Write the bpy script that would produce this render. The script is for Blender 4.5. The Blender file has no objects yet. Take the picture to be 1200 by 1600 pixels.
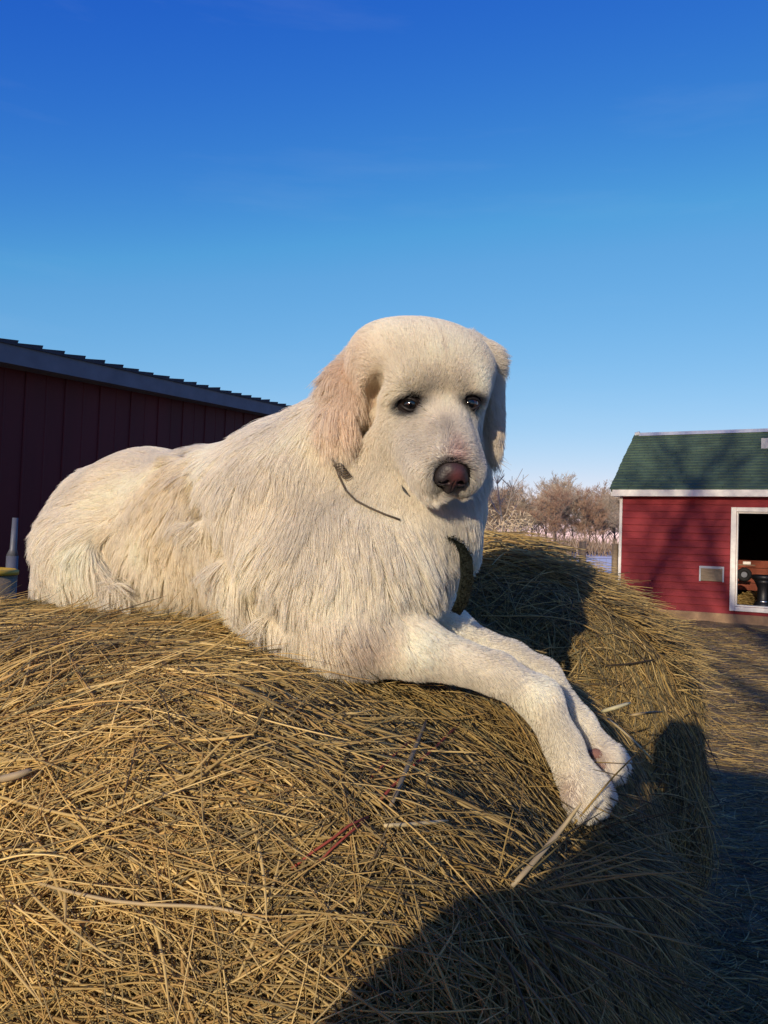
import bpy, bmesh, math, random
import numpy as np
from mathutils import Vector, Matrix
from mathutils.kdtree import KDTree

random.seed(7)
rng = np.random.default_rng(11)
S = bpy.context.scene
COL = S.collection

# ------------------------------------------------------------------ camera
FPX = 1220.0
PITCH = math.atan(42 / FPX)
ROLL = math.radians(2.0)
EYE = 1.55
_F0 = np.array([0, math.cos(PITCH), math.sin(PITCH)])
_R0 = np.array([1.0, 0, 0])
_U0 = np.cross(_R0, _F0)
CR = _R0 * math.cos(ROLL) + _U0 * math.sin(ROLL)
CU = -_R0 * math.sin(ROLL) + _U0 * math.cos(ROLL)
CF = _F0
CC = np.array([0, 0, EYE])


def P(px, py, d):
    """point seen at photo pixel (px,py), d metres in front of the camera"""
    r = CF + (px - 600) / FPX * CR + (800 - py) / FPX * CU
    return CC + r * (d / r[1])


cd = bpy.data.cameras.new('camera')
cam = bpy.data.objects.new('camera', cd)
COL.objects.link(cam)
cd.sensor_fit = 'VERTICAL'
cd.sensor_height = 36.0
cd.lens = FPX / 1600 * 36.0
cd.clip_start = 0.02
cd.clip_end = 2000
M3 = Matrix(((CR[0], CU[0], -CF[0]), (CR[1], CU[1], -CF[1]), (CR[2], CU[2], -CF[2])))
cam.matrix_world = Matrix.Translation(CC) @ M3.to_4x4()
S.camera = cam

# ------------------------------------------------------------------ light
SUN_AZ = math.radians(22)      # sunlight travels towards this azimuth (from +Y to +X)
SUN_EL = math.radians(15.5)
world = bpy.data.worlds.new('World')
S.world = world
world.use_nodes = True
wn, wl = world.node_tree.nodes, world.node_tree.links
bg = wn['Background']
sky = wn.new('ShaderNodeTexSky')
sky.sky_type = 'NISHITA'
sky.sun_disc = False
sky.sun_elevation = SUN_EL
sky.sun_rotation = math.pi + SUN_AZ
sky.altitude = 200
sky.air_density = 1.0
sky.dust_density = 0.3
sky.ozone_density = 2.6
bg.inputs[1].default_value = 0.15
# one smooth tone curve per channel over the whole sky (a phone camera's saturated blue)
sep = wn.new('ShaderNodeSeparateColor'); com = wn.new('ShaderNodeCombineColor')
wl.new(sky.outputs[0], sep.inputs[0])


def wmath(op, a, b):
    nd = wn.new('ShaderNodeMath'); nd.operation = op
    for i, q in enumerate((a, b)):
        if isinstance(q, (int, float)): nd.inputs[i].default_value = q
        else: wl.new(q, nd.inputs[i])
    return nd.outputs[0]


K_ = 0.15
for ch, (g1, e1, g2, e2_) in enumerate([(5.3, 2.66, .93, 1.44), (1.97, 1.83, .707, .745), (.86, .45, .86, .45)]):
    x = wmath('MULTIPLY', sep.outputs[ch], K_)
    lo_ = wmath('MULTIPLY', wmath('POWER', x, e1), g1 / K_)
    hi_ = wmath('MULTIPLY', wmath('POWER', x, e2_), g2 / K_)
    wl.new(wmath('MINIMUM', lo_, hi_), com.inputs[ch])
tcw = wn.new('ShaderNodeTexCoord'); mpw = wn.new('ShaderNodeMapping'); mpw.inputs['Scale'].default_value = (1.2, 2.0, 9.0); mpw.inputs['Rotation'].default_value = (.25, .35, 0)
nzw = wn.new('ShaderNodeTexNoise'); nzw.inputs['Scale'].default_value = 1.6; nzw.inputs['Detail'].default_value = 7; nzw.inputs['Roughness'].default_value = .6
wl.new(tcw.outputs['Generated'], mpw.inputs[0]); wl.new(mpw.outputs[0], nzw.inputs['Vector'])
wsp = wmath('MULTIPLY', wmath('MAXIMUM', wmath('SUBTRACT', nzw.outputs['Fac'], .56), 0.0), .22)
mxw = wn.new('ShaderNodeMix'); mxw.data_type = 'RGBA'; mxw.inputs[7].default_value = (4.2, 4.9, 5.9, 1)
wl.new(wsp, mxw.inputs[0]); wl.new(com.outputs[0], mxw.inputs[6])
wl.new(mxw.outputs[2], bg.inputs[0])

sl = bpy.data.lights.new('sun', 'SUN')
sl.energy = 4.5
sl.angle = math.radians(0.5)
sl.color = (1.0, 0.85, 0.64)
sun = bpy.data.objects.new('sun', sl)
COL.objects.link(sun)
SD = Vector((math.sin(SUN_AZ) * math.cos(SUN_EL), math.cos(SUN_AZ) * math.cos(SUN_EL), -math.sin(SUN_EL)))
sun.rotation_euler = SD.to_track_quat('-Z', 'Y').to_euler()
sun.location = (-6, -15, 8)

S.view_settings.view_transform = 'Standard'
S.view_settings.look = 'None'
S.view_settings.exposure = 0.0
S.view_settings.gamma = 1.0
S.view_settings.use_curve_mapping = False
S.render.engine = 'CYCLES'
S.cycles.max_bounces = 8
S.cycles.diffuse_bounces = 5
S.cycles.transparent_max_bounces = 8
S.cycles_curves.shape = 'RIBBONS'


# ------------------------------------------------------------------ helpers
def tag(o, label=None, cat=None, group=None, kind=None):
    if label: o['label'] = label
    if cat: o['category'] = cat
    if group: o['group'] = group
    if kind: o['kind'] = kind
    return o


def link(o, parent=None):
    COL.objects.link(o)
    if parent is not None: o.parent = parent
    return o


def empty(name, loc=(0, 0, 0), rz=0.0):
    o = bpy.data.objects.new(name, None)
    COL.objects.link(o)
    o.location = loc
    o.rotation_euler = (0, 0, rz)
    return o


def mesh_obj(name, V, F, mat, parent=None, smooth=False):
    me = bpy.data.meshes.new(name)
    me.from_pydata([tuple(v) for v in V], [], [tuple(f) for f in F])
    if mat: me.materials.append(mat)
    if smooth: me.polygons.foreach_set('use_smooth', [True] * len(me.polygons))
    me.update()
    o = bpy.data.objects.new(name, me)
    return link(o, parent)


class MB:
    """collects solid shapes, builds ONE mesh"""
    def __init__(s): s.v, s.f = [], []

    def add(s, V, F):
        b = len(s.v)
        s.v += [tuple(v) for v in V]
        s.f += [tuple(i + b for i in f) for f in F]
        return s

    def box(s, a, b):
        x0, y0, z0 = a; x1, y1, z1 = b
        V = [(x0, y0, z0), (x1, y0, z0), (x1, y1, z0), (x0, y1, z0), (x0, y0, z1), (x1, y0, z1), (x1, y1, z1), (x0, y1, z1)]
        return s.add(V, [(0, 3, 2, 1), (4, 5, 6, 7), (0, 1, 5, 4), (1, 2, 6, 5), (2, 3, 7, 6), (3, 0, 4, 7)])

    def tube(s, pts, rad, n=8, cap=True):
        pts = [np.array(p, float) for p in pts]
        if not hasattr(rad, '__len__'): rad = [rad] * len(pts)
        V = []
        up = np.array([0.13, 0.21, 0.97])
        for i, p in enumerate(pts):
            t = pts[min(i + 1, len(pts) - 1)] - pts[max(i - 1, 0)]
            t = t / (np.linalg.norm(t) + 1e-9)
            a = np.cross(t, up); la = np.linalg.norm(a)
            if la < 1e-3: a = np.cross(t, [1, 0, 0]); la = np.linalg.norm(a)
            a /= la; b = np.cross(t, a)
            for k in range(n):
                th = 2 * math.pi * k / n
                V.append(p + rad[i] * (a * math.cos(th) + b * math.sin(th)))
        F = []
        for i in range(len(pts) - 1):
            for k in range(n):
                F.append((i * n + k, i * n + (k + 1) % n, (i + 1) * n + (k + 1) % n, (i + 1) * n + k))
        if cap:
            F.append(tuple(range(n))[::-1]); F.append(tuple((len(pts) - 1) * n + k for k in range(n)))
        return s.add(V, F)

    def lathe(s, prof, c=(0, 0, 0), n=20):
        V = []
        for r, z in prof:
            for k in range(n):
                th = 2 * math.pi * k / n
                V.append((c[0] + r * math.cos(th), c[1] + r * math.sin(th), c[2] + z))
        F = []
        for i in range(len(prof) - 1):
            for k in range(n):
                F.append((i * n + k, i * n + (k + 1) % n, (i + 1) * n + (k + 1) % n, (i + 1) * n + k))
        F.append(tuple(range(n))[::-1]); F.append(tuple((len(prof) - 1) * n + k for k in range(n)))
        return s.add(V, F)

    def prism(s, poly, y0, y1):
        n = len(poly)
        V = [(x, y0, z) for x, z in poly] + [(x, y1, z) for x, z in poly]
        F = [tuple(range(n))[::-1], tuple(range(n, 2 * n))] + [(i, (i + 1) % n, n + (i + 1) % n, n + i) for i in range(n)]
        return s.add(V, F)

    def build(s, name, mat, parent=None, smooth=False, bevel=0):
        o = mesh_obj(name, s.v, s.f, mat, parent, smooth)
        if bevel:
            m = o.modifiers.new('bevel', 'BEVEL'); m.width = bevel; m.segments = 2
        return o


def mat_pbr(name, col, rough=0.8, var=0.25, scale=8.0, col2=None, bump=0.0, bscale=40.0, metal=0.0, stretch=(1, 1, 1), spec=0.3):
    m = bpy.data.materials.new(name)
    m.use_nodes = True
    n, l = m.node_tree.nodes, m.node_tree.links
    b = n['Principled BSDF']
    b.inputs['Roughness'].default_value = rough
    b.inputs['Metallic'].default_value = metal
    b.inputs['Specular IOR Level'].default_value = spec
    tc = n.new('ShaderNodeTexCoord'); mp = n.new('ShaderNodeMapping')
    mp.inputs['Scale'].default_value = stretch
    l.new(tc.outputs['Object'], mp.inputs[0])
    nz = n.new('ShaderNodeTexNoise')
    nz.inputs['Scale'].default_value = scale; nz.inputs['Detail'].default_value = 6
    nz.inputs['Roughness'].default_value = 0.65
    l.new(mp.outputs[0], nz.inputs['Vector'])
    rp = n.new('ShaderNodeValToRGB')
    c2 = col2 or tuple(c * (1 - var) for c in col)
    rp.color_ramp.elements[0].position = 0.32; rp.color_ramp.elements[1].position = 0.68
    rp.color_ramp.elements[0].color = (*c2, 1); rp.color_ramp.elements[1].color = (*col, 1)
    l.new(nz.outputs['Fac'], rp.inputs[0]); l.new(rp.outputs[0], b.inputs['Base Color'])
    if bump:
        n2 = n.new('ShaderNodeTexNoise'); n2.inputs['Scale'].default_value = bscale; n2.inputs['Detail'].default_value = 5
        l.new(mp.outputs[0], n2.inputs['Vector'])
        bp = n.new('ShaderNodeBump'); bp.inputs['Strength'].default_value = bump; bp.inputs['Distance'].default_value = 0.02
        l.new(n2.outputs['Fac'], bp.inputs['Height']); l.new(bp.outputs[0], b.inputs['Normal'])
    return m


def mat_attr(name, rough=0.7, trans=0.25, spec=0.15):
    """base colour from the strand / vertex attribute 'tint'"""
    m = bpy.data.materials.new(name)
    m.use_nodes = True
    n, l = m.node_tree.nodes, m.node_tree.links
    b = n['Principled BSDF']
    b.inputs['Roughness'].default_value = rough
    b.inputs['Specular IOR Level'].default_value = spec
    at = n.new('ShaderNodeAttribute'); at.attribute_name = 'tint'
    l.new(at.outputs['Color'], b.inputs['Base Color'])
    if trans:
        tr = n.new('ShaderNodeBsdfTranslucent'); mx = n.new('ShaderNodeMixShader')
        mx.inputs[0].default_value = trans
        l.new(at.outputs['Color'], tr.inputs[0])
        l.new(b.outputs[0], mx.inputs[1]); l.new(tr.outputs[0], mx.inputs[2])
        l.new(mx.outputs[0], n['Material Output'].inputs['Surface'])
    return m


def make_curves(name, pts, rad, col, mat, parent=None):
    """pts (N,K,3), rad (N,K) or (K,), col (N,3)"""
    N, K, _ = pts.shape
    hc = bpy.data.hair_curves.new(name)
    hc.add_curves([K] * N)
    hc.attributes['position'].data.foreach_set('vector', np.ascontiguousarray(pts, dtype=np.float32).ravel())
    r = np.broadcast_to(rad, (N, K)).astype(np.float32).ravel()
    ra = hc.attributes.get('radius') or hc.attributes.new('radius', 'FLOAT', 'POINT')
    ra.data.foreach_set('value', np.ascontiguousarray(r))
    ca = hc.attributes.new('tint', 'FLOAT_COLOR', 'CURVE')
    ca.data.foreach_set('color', np.concatenate([col, np.ones((N, 1))], 1).astype(np.float32).ravel())
    hc.materials.append(mat)
    o = bpy.data.objects.new(name, hc)
    return link(o, parent)


def nrm(a):
    return a / (np.linalg.norm(a, axis=-1, keepdims=True) + 1e-9)


def snoise(p, freq, seed, octaves=3):
    """cheap smooth noise in [-1,1], p (...,3)"""
    r = np.random.default_rng(seed)
    out = np.zeros(p.shape[:-1]); amp = 1.0; tot = 0
    for o in range(octaves):
        acc = 0
        for k in range(4):
            w = nrm(r.normal(size=3)) * freq * (2 ** o) * r.uniform(0.7, 1.4)
            acc = acc + np.sin(p @ w + r.uniform(0, 6.28) + 1.3 * np.sin(p @ (nrm(r.normal(size=3)) * freq * 2 ** o) + r.uniform(0, 6.28)))
        out += amp * acc / 2.6; tot += amp; amp *= 0.5
    return out / tot


def surface_net(val, org, h):
    """naive surface nets on a numpy grid (inside < 0)"""
    ins = val < 0
    nx, ny, nz = val.shape
    c = np.zeros((nx - 1, ny - 1, nz - 1), np.int8)
    for i in (0, 1):
        for j in (0, 1):
            for k in (0, 1):
                c += ins[i:nx - 1 + i, j:ny - 1 + j, k:nz - 1 + k]
    act = (c > 0) & (c < 8)
    idx = -np.ones(act.shape, np.int64)
    cells = np.argwhere(act)
    idx[act] = np.arange(len(cells))
    acc = np.zeros((len(cells), 3)); cnt = np.zeros(len(cells))
    cor = [(i, j, k) for i in (0, 1) for j in (0, 1) for k in (0, 1)]
    cv = {q: val[cells[:, 0] + q[0], cells[:, 1] + q[1], cells[:, 2] + q[2]] for q in cor}
    for a in cor:
        for ax in range(3):
            if a[ax] == 0:
                b = list(a); b[ax] = 1; b = tuple(b)
                va, vb = cv[a], cv[b]
                m = (va < 0) != (vb < 0)
                t = va / np.where(m, va - vb, 1)
                p = np.zeros((len(cells), 3)) + np.array(a)
                p[:, ax] = t
                acc[m] += p[m]; cnt[m] += 1
    V = (cells + acc / cnt[:, None]) * h + org
    Fs = []
    for ax in range(3):
        sl0 = [slice(None)] * 3; sl1 = [slice(None)] * 3
        sl0[ax] = slice(0, -1); sl1[ax] = slice(1, None)
        e = ins[tuple(sl0)] != ins[tuple(sl1)]
        w = np.argwhere(e)
        u, v = (ax + 1) % 3, (ax + 2) % 3
        w = w[(w[:, u] > 0) & (w[:, v] > 0) & (w[:, u] < act.shape[u]) & (w[:, v] < act.shape[v])]
        flip = ins[w[:, 0], w[:, 1], w[:, 2]]
        q = []
        for du, dv in ((1, 1), (0, 1), (0, 0), (1, 0)):
            t = w.copy(); t[:, u] -= du; t[:, v] -= dv
            q.append(idx[t[:, 0], t[:, 1], t[:, 2]])
        q = np.stack(q, 1)
        q[~flip] = q[~flip][:, ::-1]
        Fs.append(q)
    return V, np.concatenate(Fs)


def fast_mesh(name, V, F, mat, parent=None, smooth=True, tint=None):
    me = bpy.data.meshes.new(name)
    me.vertices.add(len(V)); me.vertices.foreach_set('co', np.asarray(V, np.float32).ravel())
    me.loops.add(F.size); me.loops.foreach_set('vertex_index', F.astype(np.int32).ravel())
    me.polygons.add(len(F))
    me.polygons.foreach_set('loop_start', np.arange(0, F.size, F.shape[1], dtype=np.int32))
    me.polygons.foreach_set('loop_total', np.full(len(F), F.shape[1], np.int32))
    me.update(calc_edges=True); me.validate()
    if smooth: me.polygons.foreach_set('use_smooth', np.ones(len(me.polygons), bool))
    if tint is not None and len(me.vertices) == len(tint):
        a = me.attributes.new('tint', 'FLOAT_COLOR', 'POINT')
        a.data.foreach_set('color', np.concatenate([tint, np.ones((len(tint), 1))], 1).astype(np.float32).ravel())
    me.materials.append(mat)
    return link(bpy.data.objects.new(name, me), parent)


def sample_faces(V, F, n, w=None):
    a, b, c, d = (V[F[:, i]] for i in range(4))
    nr = np.cross(c - a, d - b)
    ar = np.linalg.norm(nr, axis=1)
    nr = nrm(nr)
    pw = ar if w is None else ar * w
    pick = rng.choice(len(F), n, p=pw / pw.sum())
    u = rng.random((n, 1)); v = rng.random((n, 1))
    p = (a[pick] * (1 - u) + b[pick] * u) * (1 - v) + (d[pick] * (1 - u) + c[pick] * u) * v
    return p, nr[pick]


# ------------------------------------------------------------------ materials
M = {}
M['fur'] = mat_attr('fur', 0.7, 0.50, 0.05)
M['skin'] = mat_attr('skin', 0.8, 0.0, 0.1)
M['straw'] = mat_attr('straw', 0.55, 0.18, 0.30)
M['haycore'] = mat_pbr('haycore', (0.065, 0.042, 0.015), 0.95, 0.5, 30, bump=0.6)  # dark brown stands in for the shade in gaps between strands
M['twig'] = mat_attr('twig', 0.9, 0.0, 0.1)
M['bark'] = mat_pbr('bark', (0.26, 0.20, 0.16), 0.95, 0.4, 4, bump=0.4, stretch=(1, 1, .3))
M['palebark'] = mat_pbr('palebark', (0.55, 0.45, 0.34), 0.9, 0.3, 4)
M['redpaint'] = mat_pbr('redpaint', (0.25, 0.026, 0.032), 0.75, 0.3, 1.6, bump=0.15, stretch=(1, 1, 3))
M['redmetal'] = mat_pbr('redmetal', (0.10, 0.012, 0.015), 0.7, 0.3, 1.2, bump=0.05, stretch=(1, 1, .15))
M['white'] = mat_pbr('whitepaint', (0.82, 0.79, 0.72), 0.7, 0.22, 9)
M['green'] = mat_pbr('greenshingle', (0.070, 0.115, 0.075), 0.9, 0.35, 2.5, bump=0.5, bscale=60)
M['grayshingle'] = mat_pbr('grayshingle', (0.055, 0.060, 0.075), 0.9, 0.35, 6, bump=0.5, bscale=50)
M['fascia'] = mat_pbr('fascia', (0.15, 0.165, 0.205), 0.7, 0.25, 3)
M['metal'] = mat_pbr('greymetal', (0.13, 0.14, 0.17), 0.5, 0.3, 12, metal=0.3)  # blue-grey darkened to put shade on the sunlit post
M['ridge'] = mat_pbr('ridgemetal', (0.45, 0.48, 0.50), 0.5, 0.2, 6)
M['wood'] = mat_pbr('oldwood', (0.30, 0.23, 0.15), 0.9, 0.4, 6, stretch=(1, 1, 6), bump=0.4)
M['sill'] = mat_pbr('sillwood', (0.34, 0.22, 0.13), 0.9, 0.35, 5, bump=0.3)
M['redwood'] = mat_pbr('redwood', (0.30, 0.085, 0.05), 0.85, 0.35, 5, bump=0.2)
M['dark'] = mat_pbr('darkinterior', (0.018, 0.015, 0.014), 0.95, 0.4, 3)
M['concrete'] = mat_pbr('concrete', (0.20, 0.18, 0.16), 0.95, 0.35, 5)
M['black'] = mat_pbr('blackplastic', (0.012, 0.012, 0.014), 0.45, 0.3, 20, spec=0.5)
M['rubber'] = mat_pbr('rubber', (0.015, 0.015, 0.016), 0.8, 0.3, 20)
M['chrome'] = mat_pbr('chromeband', (0.6, 0.6, 0.6), 0.25, 0.1, 20, metal=1.0)
M['greenplastic'] = mat_pbr('greenplastic', (0.02, 0.14, 0.05), 0.5, 0.2, 10)
M['snow'] = mat_pbr('snow', (0.80, 0.80, 0.83), 0.9, 0.10, 0.25, bump=0.5, bscale=2)
M['red_twine'] = mat_pbr('redtwine', (0.30, 0.06, 0.035), 0.7, 0.3, 60)
M['nose'] = mat_attr('nosepad', 0.52, 0.0, 0.45)
M['cord'] = mat_pbr('cord', (0.09, 0.07, 0.05), 0.8, 0.3, 60)
M['webbing'] = mat_pbr('webbing', (0.012, 0.017, 0.013), 0.95, 0.5, 160, bump=.4, bscale=300)  # green darkened to stand for the shadow under the ruff
M['lid'] = mat_pbr('lidskin', (0.016, 0.012, 0.012), 0.55, 0.3, 200, spec=.35)
M['pad'] = mat_pbr('padskin', (0.30, 0.15, 0.12), 0.8, 0.35, 120, bump=.4, bscale=300)
M['wire'] = mat_pbr('wire', (0.25, 0.24, 0.24), 0.6, 0.2, 10)
M['jacket'] = mat_pbr('jacket', (0.05, 0.06, 0.10), 0.9, 0.3, 10)
M['flesh'] = mat_pbr('flesh', (0.45, 0.28, 0.20), 0.6, 0.1, 10)
M['yellow'] = mat_pbr('yellowplastic', (0.55, 0.36, 0.04), 0.5, 0.2, 10)


# ------------------------------------------------------------------ ground
def ground_mat():
    m = bpy.data.materials.new('ground'); m.use_nodes = True
    n, l = m.node_tree.nodes, m.node_tree.links
    b = n['Principled BSDF']; b.inputs['Roughness'].default_value = 0.95; b.inputs['Specular IOR Level'].default_value = 0.15
    g = n.new('ShaderNodeTexCoord')
    a = n.new('ShaderNodeTexNoise'); a.inputs['Scale'].default_value = 1.1; a.inputs['Detail'].default_value = 9; a.inputs['Roughness'].default_value = .7
    c = n.new('ShaderNodeTexNoise'); c.inputs['Scale'].default_value = 22; c.inputs['Detail'].default_value = 6; c.inputs['Roughness'].default_value = .75
    l.new(g.outputs['Object'], a.inputs['Vector']); l.new(g.outputs['Object'], c.inputs['Vector'])
    r1 = n.new('ShaderNodeValToRGB'); r1.color_ramp.elements[0].color = (.16, .115, .070, 1); r1.color_ramp.elements[1].color = (.42, .30, .155, 1)
    r1.color_ramp.elements[0].position = .36; r1.color_ramp.elements[1].position = .62
    r2 = n.new('ShaderNodeValToRGB'); r2.color_ramp.elements[0].color = (.45, .45, .45, 1); r2.color_ramp.elements[1].color = (1.25, 1.2, 1.1, 1)
    r2.color_ramp.elements[0].position = .35; r2.color_ramp.elements[1].position = .65
    l.new(a.outputs['Fac'], r1.inputs[0]); l.new(c.outputs['Fac'], r2.inputs[0])
    mx = n.new('ShaderNodeMix'); mx.data_type = 'RGBA'; mx.blend_type = 'MULTIPLY'; mx.inputs[0].default_value = 1
    l.new(r1.outputs[0], mx.inputs[6]); l.new(r2.outputs[0], mx.inputs[7]); l.new(mx.outputs[2], b.inputs['Base Color'])
    bp = n.new('ShaderNodeBump'); bp.inputs['Strength'].default_value = .9; bp.inputs['Distance'].default_value = .04
    l.new(c.outputs['Fac'], bp.inputs['Height']); l.new(bp.outputs[0], b.inputs['Normal'])
    return m


def spaced(lo, hi, fine0, fine1, step, grow=1.35):
    a = list(np.arange(fine0, fine1 + 1e-6, step))
    s = step
    while a[-1] < hi: s *= grow; a.append(min(a[-1] + s, hi))
    s = step
    while a[0] > lo: s *= grow; a.insert(0, max(a[0] - s, lo))
    return np.array(a)


def gz(x, y):
    q = np.stack([x, y, 0 * x], -1)
    f = np.clip(1 - (np.hypot(x - 2, y - 8) - 14) / 10, 0, 1)
    return (0.020 * snoise(q, 2.2, 5) + 0.012 * snoise(q, 9, 6)) * f


gx = spaced(-900, 900, -4, 10, 0.14); gy = spaced(-900, 1500, 1.0, 19, 0.14)
X, Y = np.meshgrid(gx, gy, indexing='ij')
Z = gz(X, Y)
ids = np.arange(X.size).reshape(X.shape)
Fq = np.stack([ids[:-1, :-1], ids[1:, :-1], ids[1:, 1:], ids[:-1, 1:]], -1).reshape(-1, 4)
g = fast_mesh('ground', np.stack([X, Y, Z], -1).reshape(-1, 3), Fq, ground_mat())
tag(g, 'trampled brown farmyard strewn with old straw', kind='structure')

# snow field behind the yard
sx = np.linspace(-400, 400, 161); sy = spaced(22, 1200, 24, 60, 1.2)
X, Y = np.meshgrid(sx, sy, indexing='ij')
edge = 2.0 * snoise(np.stack([X, 0 * X, 0 * X], -1), .25, 8)
Y = Y + np.where(Y < 40, edge, 0)
Z = 0.05 + 0.06 * (snoise(np.stack([X, Y, 0 * X], -1), .25, 9) + 1)
Z[:, 0] = -0.1
ids = np.arange(X.size).reshape(X.shape)
Fq = np.stack([ids[:-1, :-1], ids[1:, :-1], ids[1:, 1:], ids[:-1, 1:]], -1).reshape(-1, 4)
g = fast_mesh('snow_field', np.stack([X, Y, Z], -1).reshape(-1, 3), Fq, M['snow'])
tag(g, 'snow covered field beyond the fence', kind='structure')

STRAWCOL = np.array([(.42, .31, .12), (.31, .24, .105), (.20, .165, .085), (.11, .095, .055), (.54, .43, .20), (.18, .165, .09), (.09, .07, .042), (.35, .24, .095)]) * (.93, .85, .73)


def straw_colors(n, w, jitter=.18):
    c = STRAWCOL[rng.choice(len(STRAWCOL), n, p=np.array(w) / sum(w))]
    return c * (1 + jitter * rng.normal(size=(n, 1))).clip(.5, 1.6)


# loose straw lying on the yard
N = 26000
dd = 1.8 + 14 * rng.random(N) ** 1.7
pxs = 560 + 740 * rng.random(N)
x = (pxs - 600) / FPX * dd; y = dd
L = rng.uniform(.04, .20, N) * (1 + dd * .03); th = rng.normal(0.2, .9, N)
t = np.linspace(-.5, .5, 4)
bend = rng.normal(0, .25, N)
px_ = x[:, None] + L[:, None] * (t * np.cos(th)[:, None] - (t ** 2 * bend[:, None]) * np.sin(th)[:, None])
py_ = y[:, None] + L[:, None] * (t * np.sin(th)[:, None] + (t ** 2 * bend[:, None]) * np.cos(th)[:, None])
pz_ = gz(px_, py_) + (rng.random(N) ** 3 * .035)[:, None] + .002 + (rng.normal(0, .06, N) * L)[:, None] * t
rad = (rng.uniform(.0008, .0018, N) * (1 + dd * .10))[:, None] * np.ones(4)
o = make_curves('loose_straw', np.stack([px_, py_, pz_.clip(-.03)], -1), rad, straw_colors(N, (3, 3, 3, 2, 2, 1, 1, 2)), M['straw'])
tag(o, 'loose straw scattered over the trampled farmyard', 'straw', kind='stuff')

# ------------------------------------------------------------------ red barn on the right
BO = np.array([5.47, 17.95, 0.0]); BXd = nrm(np.array([0.875, -0.484, 0])); BYd = np.array([-BXd[1], BXd[0], 0])
brz = math.atan2(BXd[1], BXd[0])


def on_front(px, py):
    """photo pixel -> (x,z) on the barn's front wall"""
    r = CF + (px - 600) / FPX * CR + (800 - py) / FPX * CU
    t = ((BO - CC) @ BYd) / (r @ BYd)
    q = CC + r * t - BO
    return q @ BXd, q[2]


rb = empty('red_barn', tuple(BO), brz)
tag(rb, 'small red barn with green shingle roof and open white framed doorway', 'barn')
BW, BD, EH, RH = 8.5, 5.0, on_front(1080, 762)[1], on_front(1080, 762)[1] + 1.50
dx0 = on_front(1150, 870)[0]; dz1 = on_front(1160, 800)[1]; dz0 = on_front(1160, 948)[1]
dx1 = dx0 + 1.9
zb = 0.20
# structural walls (dark inside)
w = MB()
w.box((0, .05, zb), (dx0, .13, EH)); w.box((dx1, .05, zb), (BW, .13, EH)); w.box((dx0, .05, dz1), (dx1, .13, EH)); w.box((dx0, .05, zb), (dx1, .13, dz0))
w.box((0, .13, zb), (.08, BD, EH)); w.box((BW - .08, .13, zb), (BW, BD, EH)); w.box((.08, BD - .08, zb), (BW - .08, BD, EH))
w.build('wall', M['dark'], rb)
g = MB(); g.prism([(0.0, EH), (BD, EH), (BD / 2, RH)], 0, .08)
gab = MB()
for gi_, xx in enumerate((0.0, BW - .08)):
    gab = MB()
    V = [(xx, 0.05, EH), (xx, BD, EH), (xx, BD / 2, RH - .05), (xx + .08, 0.05, EH), (xx + .08, BD, EH), (xx + .08, BD / 2, RH - .05)]
    gab.add(V, [(0, 1, 2), (5, 4, 3), (0, 3, 4, 1), (1, 4, 5, 2), (2, 5, 3, 0)])
    gab.build('gable', M['redpaint'], rb)
# lap boards, each a part
nb = 17; bh = (EH - .06 - zb) / nb
for i in range(nb):
    z0 = zb + i * bh; z1 = z0 + bh + .012
    spans = [(0.012, BW)]
    if z1 > dz0 - .06 and z0 < dz1 + .06: spans = [(0.012, dx0 - .04), (dx1 + .04, BW)]
    for a, b in spans:
        k = rng.normal(0, .003)
        m = MB()
        V = [(a, .002 + k, z0), (b, .002 - k, z0), (b, .032, z1), (a, .032, z1), (a, .049, z0), (b, .049, z0), (b, .049, z1), (a, .049, z1)]
        m.add(V, [(0, 1, 2, 3), (7, 6, 5, 4), (0, 4, 5, 1), (1, 5, 6, 2), (2, 6, 7, 3), (3, 7, 4, 0)])
        m.build('board', M['redpaint'], rb)
m = MB(); m.box((-.03, -.03, -.1), (BW, .045, zb - .002)); m.build('base_beam', M['sill'], rb)
m = MB(); m.box((-.05, -.012, zb), (.010, .10, EH - .1)); m.build('corner_trim', M['white'], rb)
m = MB()
for a, b in (((dx0 - .11, -.03, dz0 - .10), (dx0 - .005, .0, dz1 + .10)), ((dx1 + .005, -.03, dz0 - .1), (dx1 + .11, 0, dz1 + .1)),
             ((dx0 - .003, -.032, dz1 + .005), (dx1 + .003, 0, dz1 + .098)), ((dx0 - .003, -.04, dz0 - .098), (dx1 + .003, .0, dz0 - .005)),
             ((dx0, .002, dz0), (dx0 + .03, .16, dz1 - .0)), ((dx0 + .032, .002, dz1 - .03), (dx1, .16, dz1)), ((dx0 + .032, .002, dz0 - .0), (dx1, .2, dz0 + .03))):
    m.box(a, b)
m.build('door_frame', M['white'], rb, bevel=.006)
m = MB(); m.box((dx0 - .06, .012, dz1 - .02), (dx1 + .06, .044, dz1 + .22)); m.box((dx0 - .06, .012, dz0 - .22), (dx1 + .06, .044, dz0 + .0)); m.box((dx0 - .06, .012, dz0 + .003), (dx0 - .002, .044, dz1 - .023)); m.build('backing_board', M['redpaint'], rb)['kind'] = 'stuff'
# hatch of weathered plywood
hx0, hz0 = on_front(1094, 907); hx1, hz1 = on_front(1130, 887)
m = MB(); m.box((hx0, -.022, hz0), (hx1, .0, hz1)); m.build('hatch', M['wood'], rb)
m = MB(); m.box((hx0 - .02, -.03, hz1 - .03), (hx1 + .02, -.0, hz1 + .02)); m.box((hx0 - .02, -.028, hz0 - .012), (hx0 + .012, 0, hz1 - .032)); m.box((hx1 - .012, -.028, hz0 - .012), (hx1 + .02, 0, hz1 - .032))
m.build('hatch_trim', M['ridge'], rb)
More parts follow.
